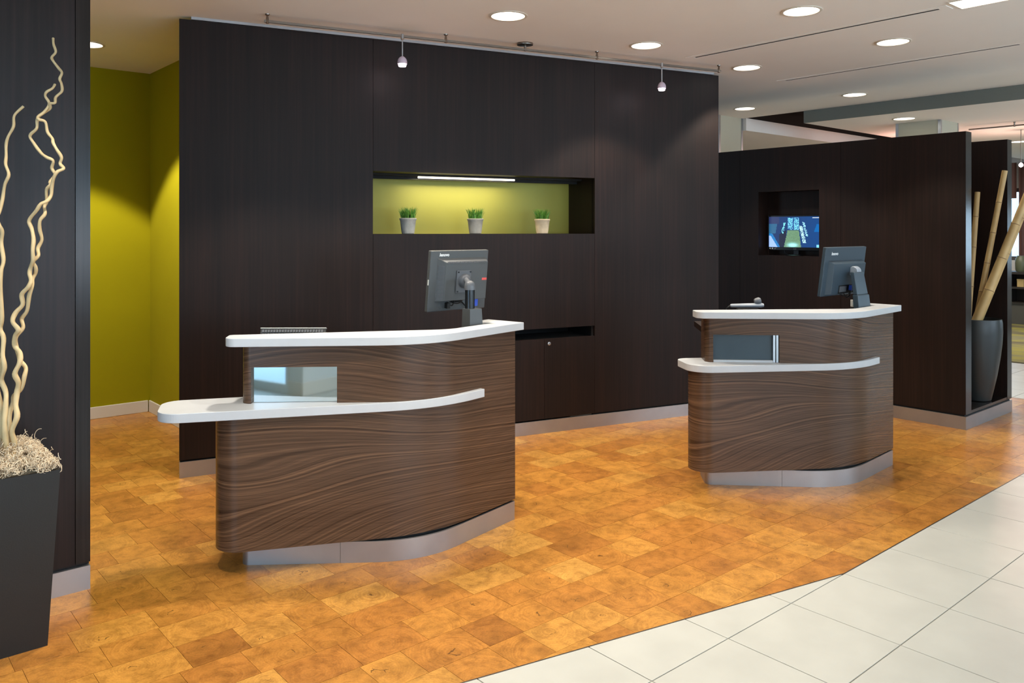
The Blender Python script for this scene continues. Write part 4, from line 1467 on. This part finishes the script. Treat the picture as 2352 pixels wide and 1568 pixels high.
# track light in front of the feature wall
RA = Vector((2.1597, 4.9109)); RB = Vector((5.6870, 3.9917))
RL = (RB - RA).length
rd = (RB - RA).normalized()
RZ = 2.908
tk = thing('track_light', 'brushed metal monorail track with two small spots along the feature wall', 'light', (RA.x, RA.y, CEIL), math.atan2(rd.y, rd.x))
k_ = dict(world=False)
dz = RZ - CEIL
obj('rail', MB().box(-0.02, RL + 0.01, -0.006, 0.006, dz - 0.008, dz + 0.008), 'rail_metal', tk, **k_)


def s_of(px):
    # distance along the rail seen at a photo column
    a = (px - CX) / FOC
    d0 = RA.dot(cF); x0 = RA.dot(cR); d1 = rd.dot(cF); x1 = rd.dot(cR)
    return (a * d0 - x0) / (x1 - a * d1)


for px in (614, 1024, 1371, 1651):
    s_ = s_of(px)
    obj('standoff', MB().lathe([(0.015, -0.0003), (0.014, -0.006), (0.006, -0.012), (0.008, -0.024), (0.010, -0.040), (0.010, -0.058), (0.006, -0.062)], 16, (s_, 0, 0)), 'rail_metal', tk, smooth=True, **k_)
s_ = s_of(1206)
obj('canopy', MB().lathe([(0.058, -0.0003), (0.060, -0.004), (0.058, -0.014), (0.02, -0.017), (0.009, -0.020), (0.009, -0.058)], 32, (s_, 0, 0)), 'rail_metal', tk, smooth=True, **k_)
for px in (924, 1520):
    s_ = s_of(px)
    h = obj('lamp_stem', MB().lathe([(0.010, dz + 0.014), (0.011, dz - 0.02), (0.005, dz - 0.026), (0.005, dz - 0.135), (0.010, dz - 0.140)], 14, (s_, 0, 0)), 'aluminium', tk, smooth=True, **k_)
    obj('shade', MB().lathe([(0.008, dz - 0.138), (0.020, dz - 0.146), (0.030, dz - 0.160), (0.034, dz - 0.178), (0.032, dz - 0.190), (0.030, dz - 0.178), (0.026, dz - 0.163), (0.008, dz - 0.146)], 24, (s_, 0, 0), cap=False), 'shade_glass', h, smooth=True, **k_)
    obj('bulb', MB().lathe([(0.004, dz - 0.150), (0.014, dz - 0.166), (0.027, dz - 0.200), (0.024, dz - 0.207), (0.004, dz - 0.209)], 20, (s_, 0, 0)), 'bulb_glow', h, smooth=True, **k_)
    p_ = RA + rd * s_
    lamp('track_and_glow_lamp', 'POINT', (p_.x, p_.y, RZ - 0.225), 0.4, (1.0, 0.72, 0.74), shadow_soft_size=0.02)

# second, far track past the divider
R2 = 2.775
t2 = thing('track_light', 'distant metal track with one lit spot beyond the divider at the right edge', 'light', (10.32, 3.2, 2.817))
obj('rail', MB().box(10.312, 10.328, 1.2, 3.76, R2 - 0.008, R2 + 0.008), 'rail_metal', t2)
for y in (3.28, 2.2):
    obj('standoff', MB().lathe([(0.014, 0.0), (0.007, -0.012), (0.010, -0.04), (0.010, -0.055)], 14, (10.32, y, 2.8168)), 'rail_metal', t2, smooth=True)
lp = at(2345, 379, 9.9)
ls = obj('lamp_stem', MB().tube([(lp.x, lp.y, lp.z + 0.03), (lp.x, lp.y, 2.8165)], 0.005, 8), 'rail_metal', t2, smooth=True)
obj('bulb', MB().lathe([(0.004, 0.03), (0.02, 0.015), (0.026, 0.0), (0.02, -0.015), (0.004, -0.025)], 16, tuple(lp)), 'bulb_glow', ls, smooth=True)
lamp('track_and_glow_lamp', 'POINT', (lp.x, lp.y, lp.z - 0.06), 12, (1.0, 0.62, 0.50), shadow_soft_size=0.03)
lamp('track_and_glow_lamp', 'POINT', (10.6, 4.6, 2.45), 6, (1.0, 0.50, 0.42), shadow_soft_size=0.05)  # added pink point light off the track, for the far ceiling glow
lamp('far_room_light', 'AREA', (13.2, 4.6, 2.78), 60, (1.0, 0.88, 0.75), (0, 0, 0), shape='RECTANGLE', size=2.0, size_y=3.0)

# ================================================================== FAR ROOM
cr = thing('credenza', 'long low black shelf unit with open compartments by the far window', 'shelf', (15.6, 4.9, 0))
m = MB().box(15.38, 15.85, 3.0, 7.0, 0.845, 0.885).box(15.38, 15.85, 3.0, 7.0, 0.60, 0.63).box(15.38, 15.85, 3.0, 7.0, 0.34, 0.37).box(15.82, 15.85, 3.0, 7.0, 0.37, 0.845)
obj('frame', m, 'credenza', cr)
for i in range(9):
    yy = 3.0 + i * 0.4975
    obj('divider', MB().box(15.39, 15.82, yy, yy + 0.02, 0.63, 0.845).box(15.39, 15.82, yy, yy + 0.02, 0.37, 0.60), 'credenza', cr)
obj('base_panel', MB().box(15.40, 15.80, 3.02, 6.98, 0.0, 0.34), 'credenza_grey', cr)
jp = at(2350, 622, 13.9)
jr = thing('jar', 'rounded dark green jar standing on the far black shelf unit', 'jar', (15.60, jp.y, 0.885))
obj('body', MB().lathe([(0.07, 0.0005), (0.085, 0.03), (0.09, 0.15), (0.085, 0.22), (0.06, 0.25), (0.06, 0.27)], 24), 'jar_green', jr, smooth=True, world=False)
bp_ = at(2344, 660, 13.75)
bt_ = thing('storage_box', 'small tan box inside a compartment of the far shelf unit', 'box', (15.55, bp_.y, 0.63))
obj('body', MB().box(-0.06, 0.06, -0.05, 0.05, 0.0005, 0.11), 'box_tan', bt_, world=False)
obj('lid', MB().box(-0.064, 0.064, -0.054, 0.054, 0.11, 0.13), 'box_tan', bt_, world=False)


def drape(name, x, y0, y1, z0, z1, label):
    n = int((y1 - y0) / 0.02)
    m = MB()
    for i in range(n + 1):
        y = y0 + (y1 - y0) * i / n
        dx = 0.03 * math.sin(i * 0.75) + 0.01 * math.sin(i * 0.31)
        for q in (0, 0.012):
            m.v += [(x + dx + q, y, z0), (x + dx + q, y, z1)]
    for i in range(n):
        a = i * 4
        m.f += [(a, a + 4, a + 5, a + 1), (a + 2, a + 3, a + 7, a + 6), (a, a + 2, a + 6, a + 4), (a + 1, a + 5, a + 7, a + 3)]
    t = thing(name, label, 'curtain', (x, (y0 + y1) / 2, z0))
    obj('fabric', m, 'curtain', t, smooth=True)


drape('curtain', 16.30, 4.2, 5.12, 0.9, 2.80, 'brown pleated drape hanging right of the far bright window')
drape('curtain', 16.24, 5.13, 7.2, 2.16, 2.80, 'brown pleated valance across the top of the far window')
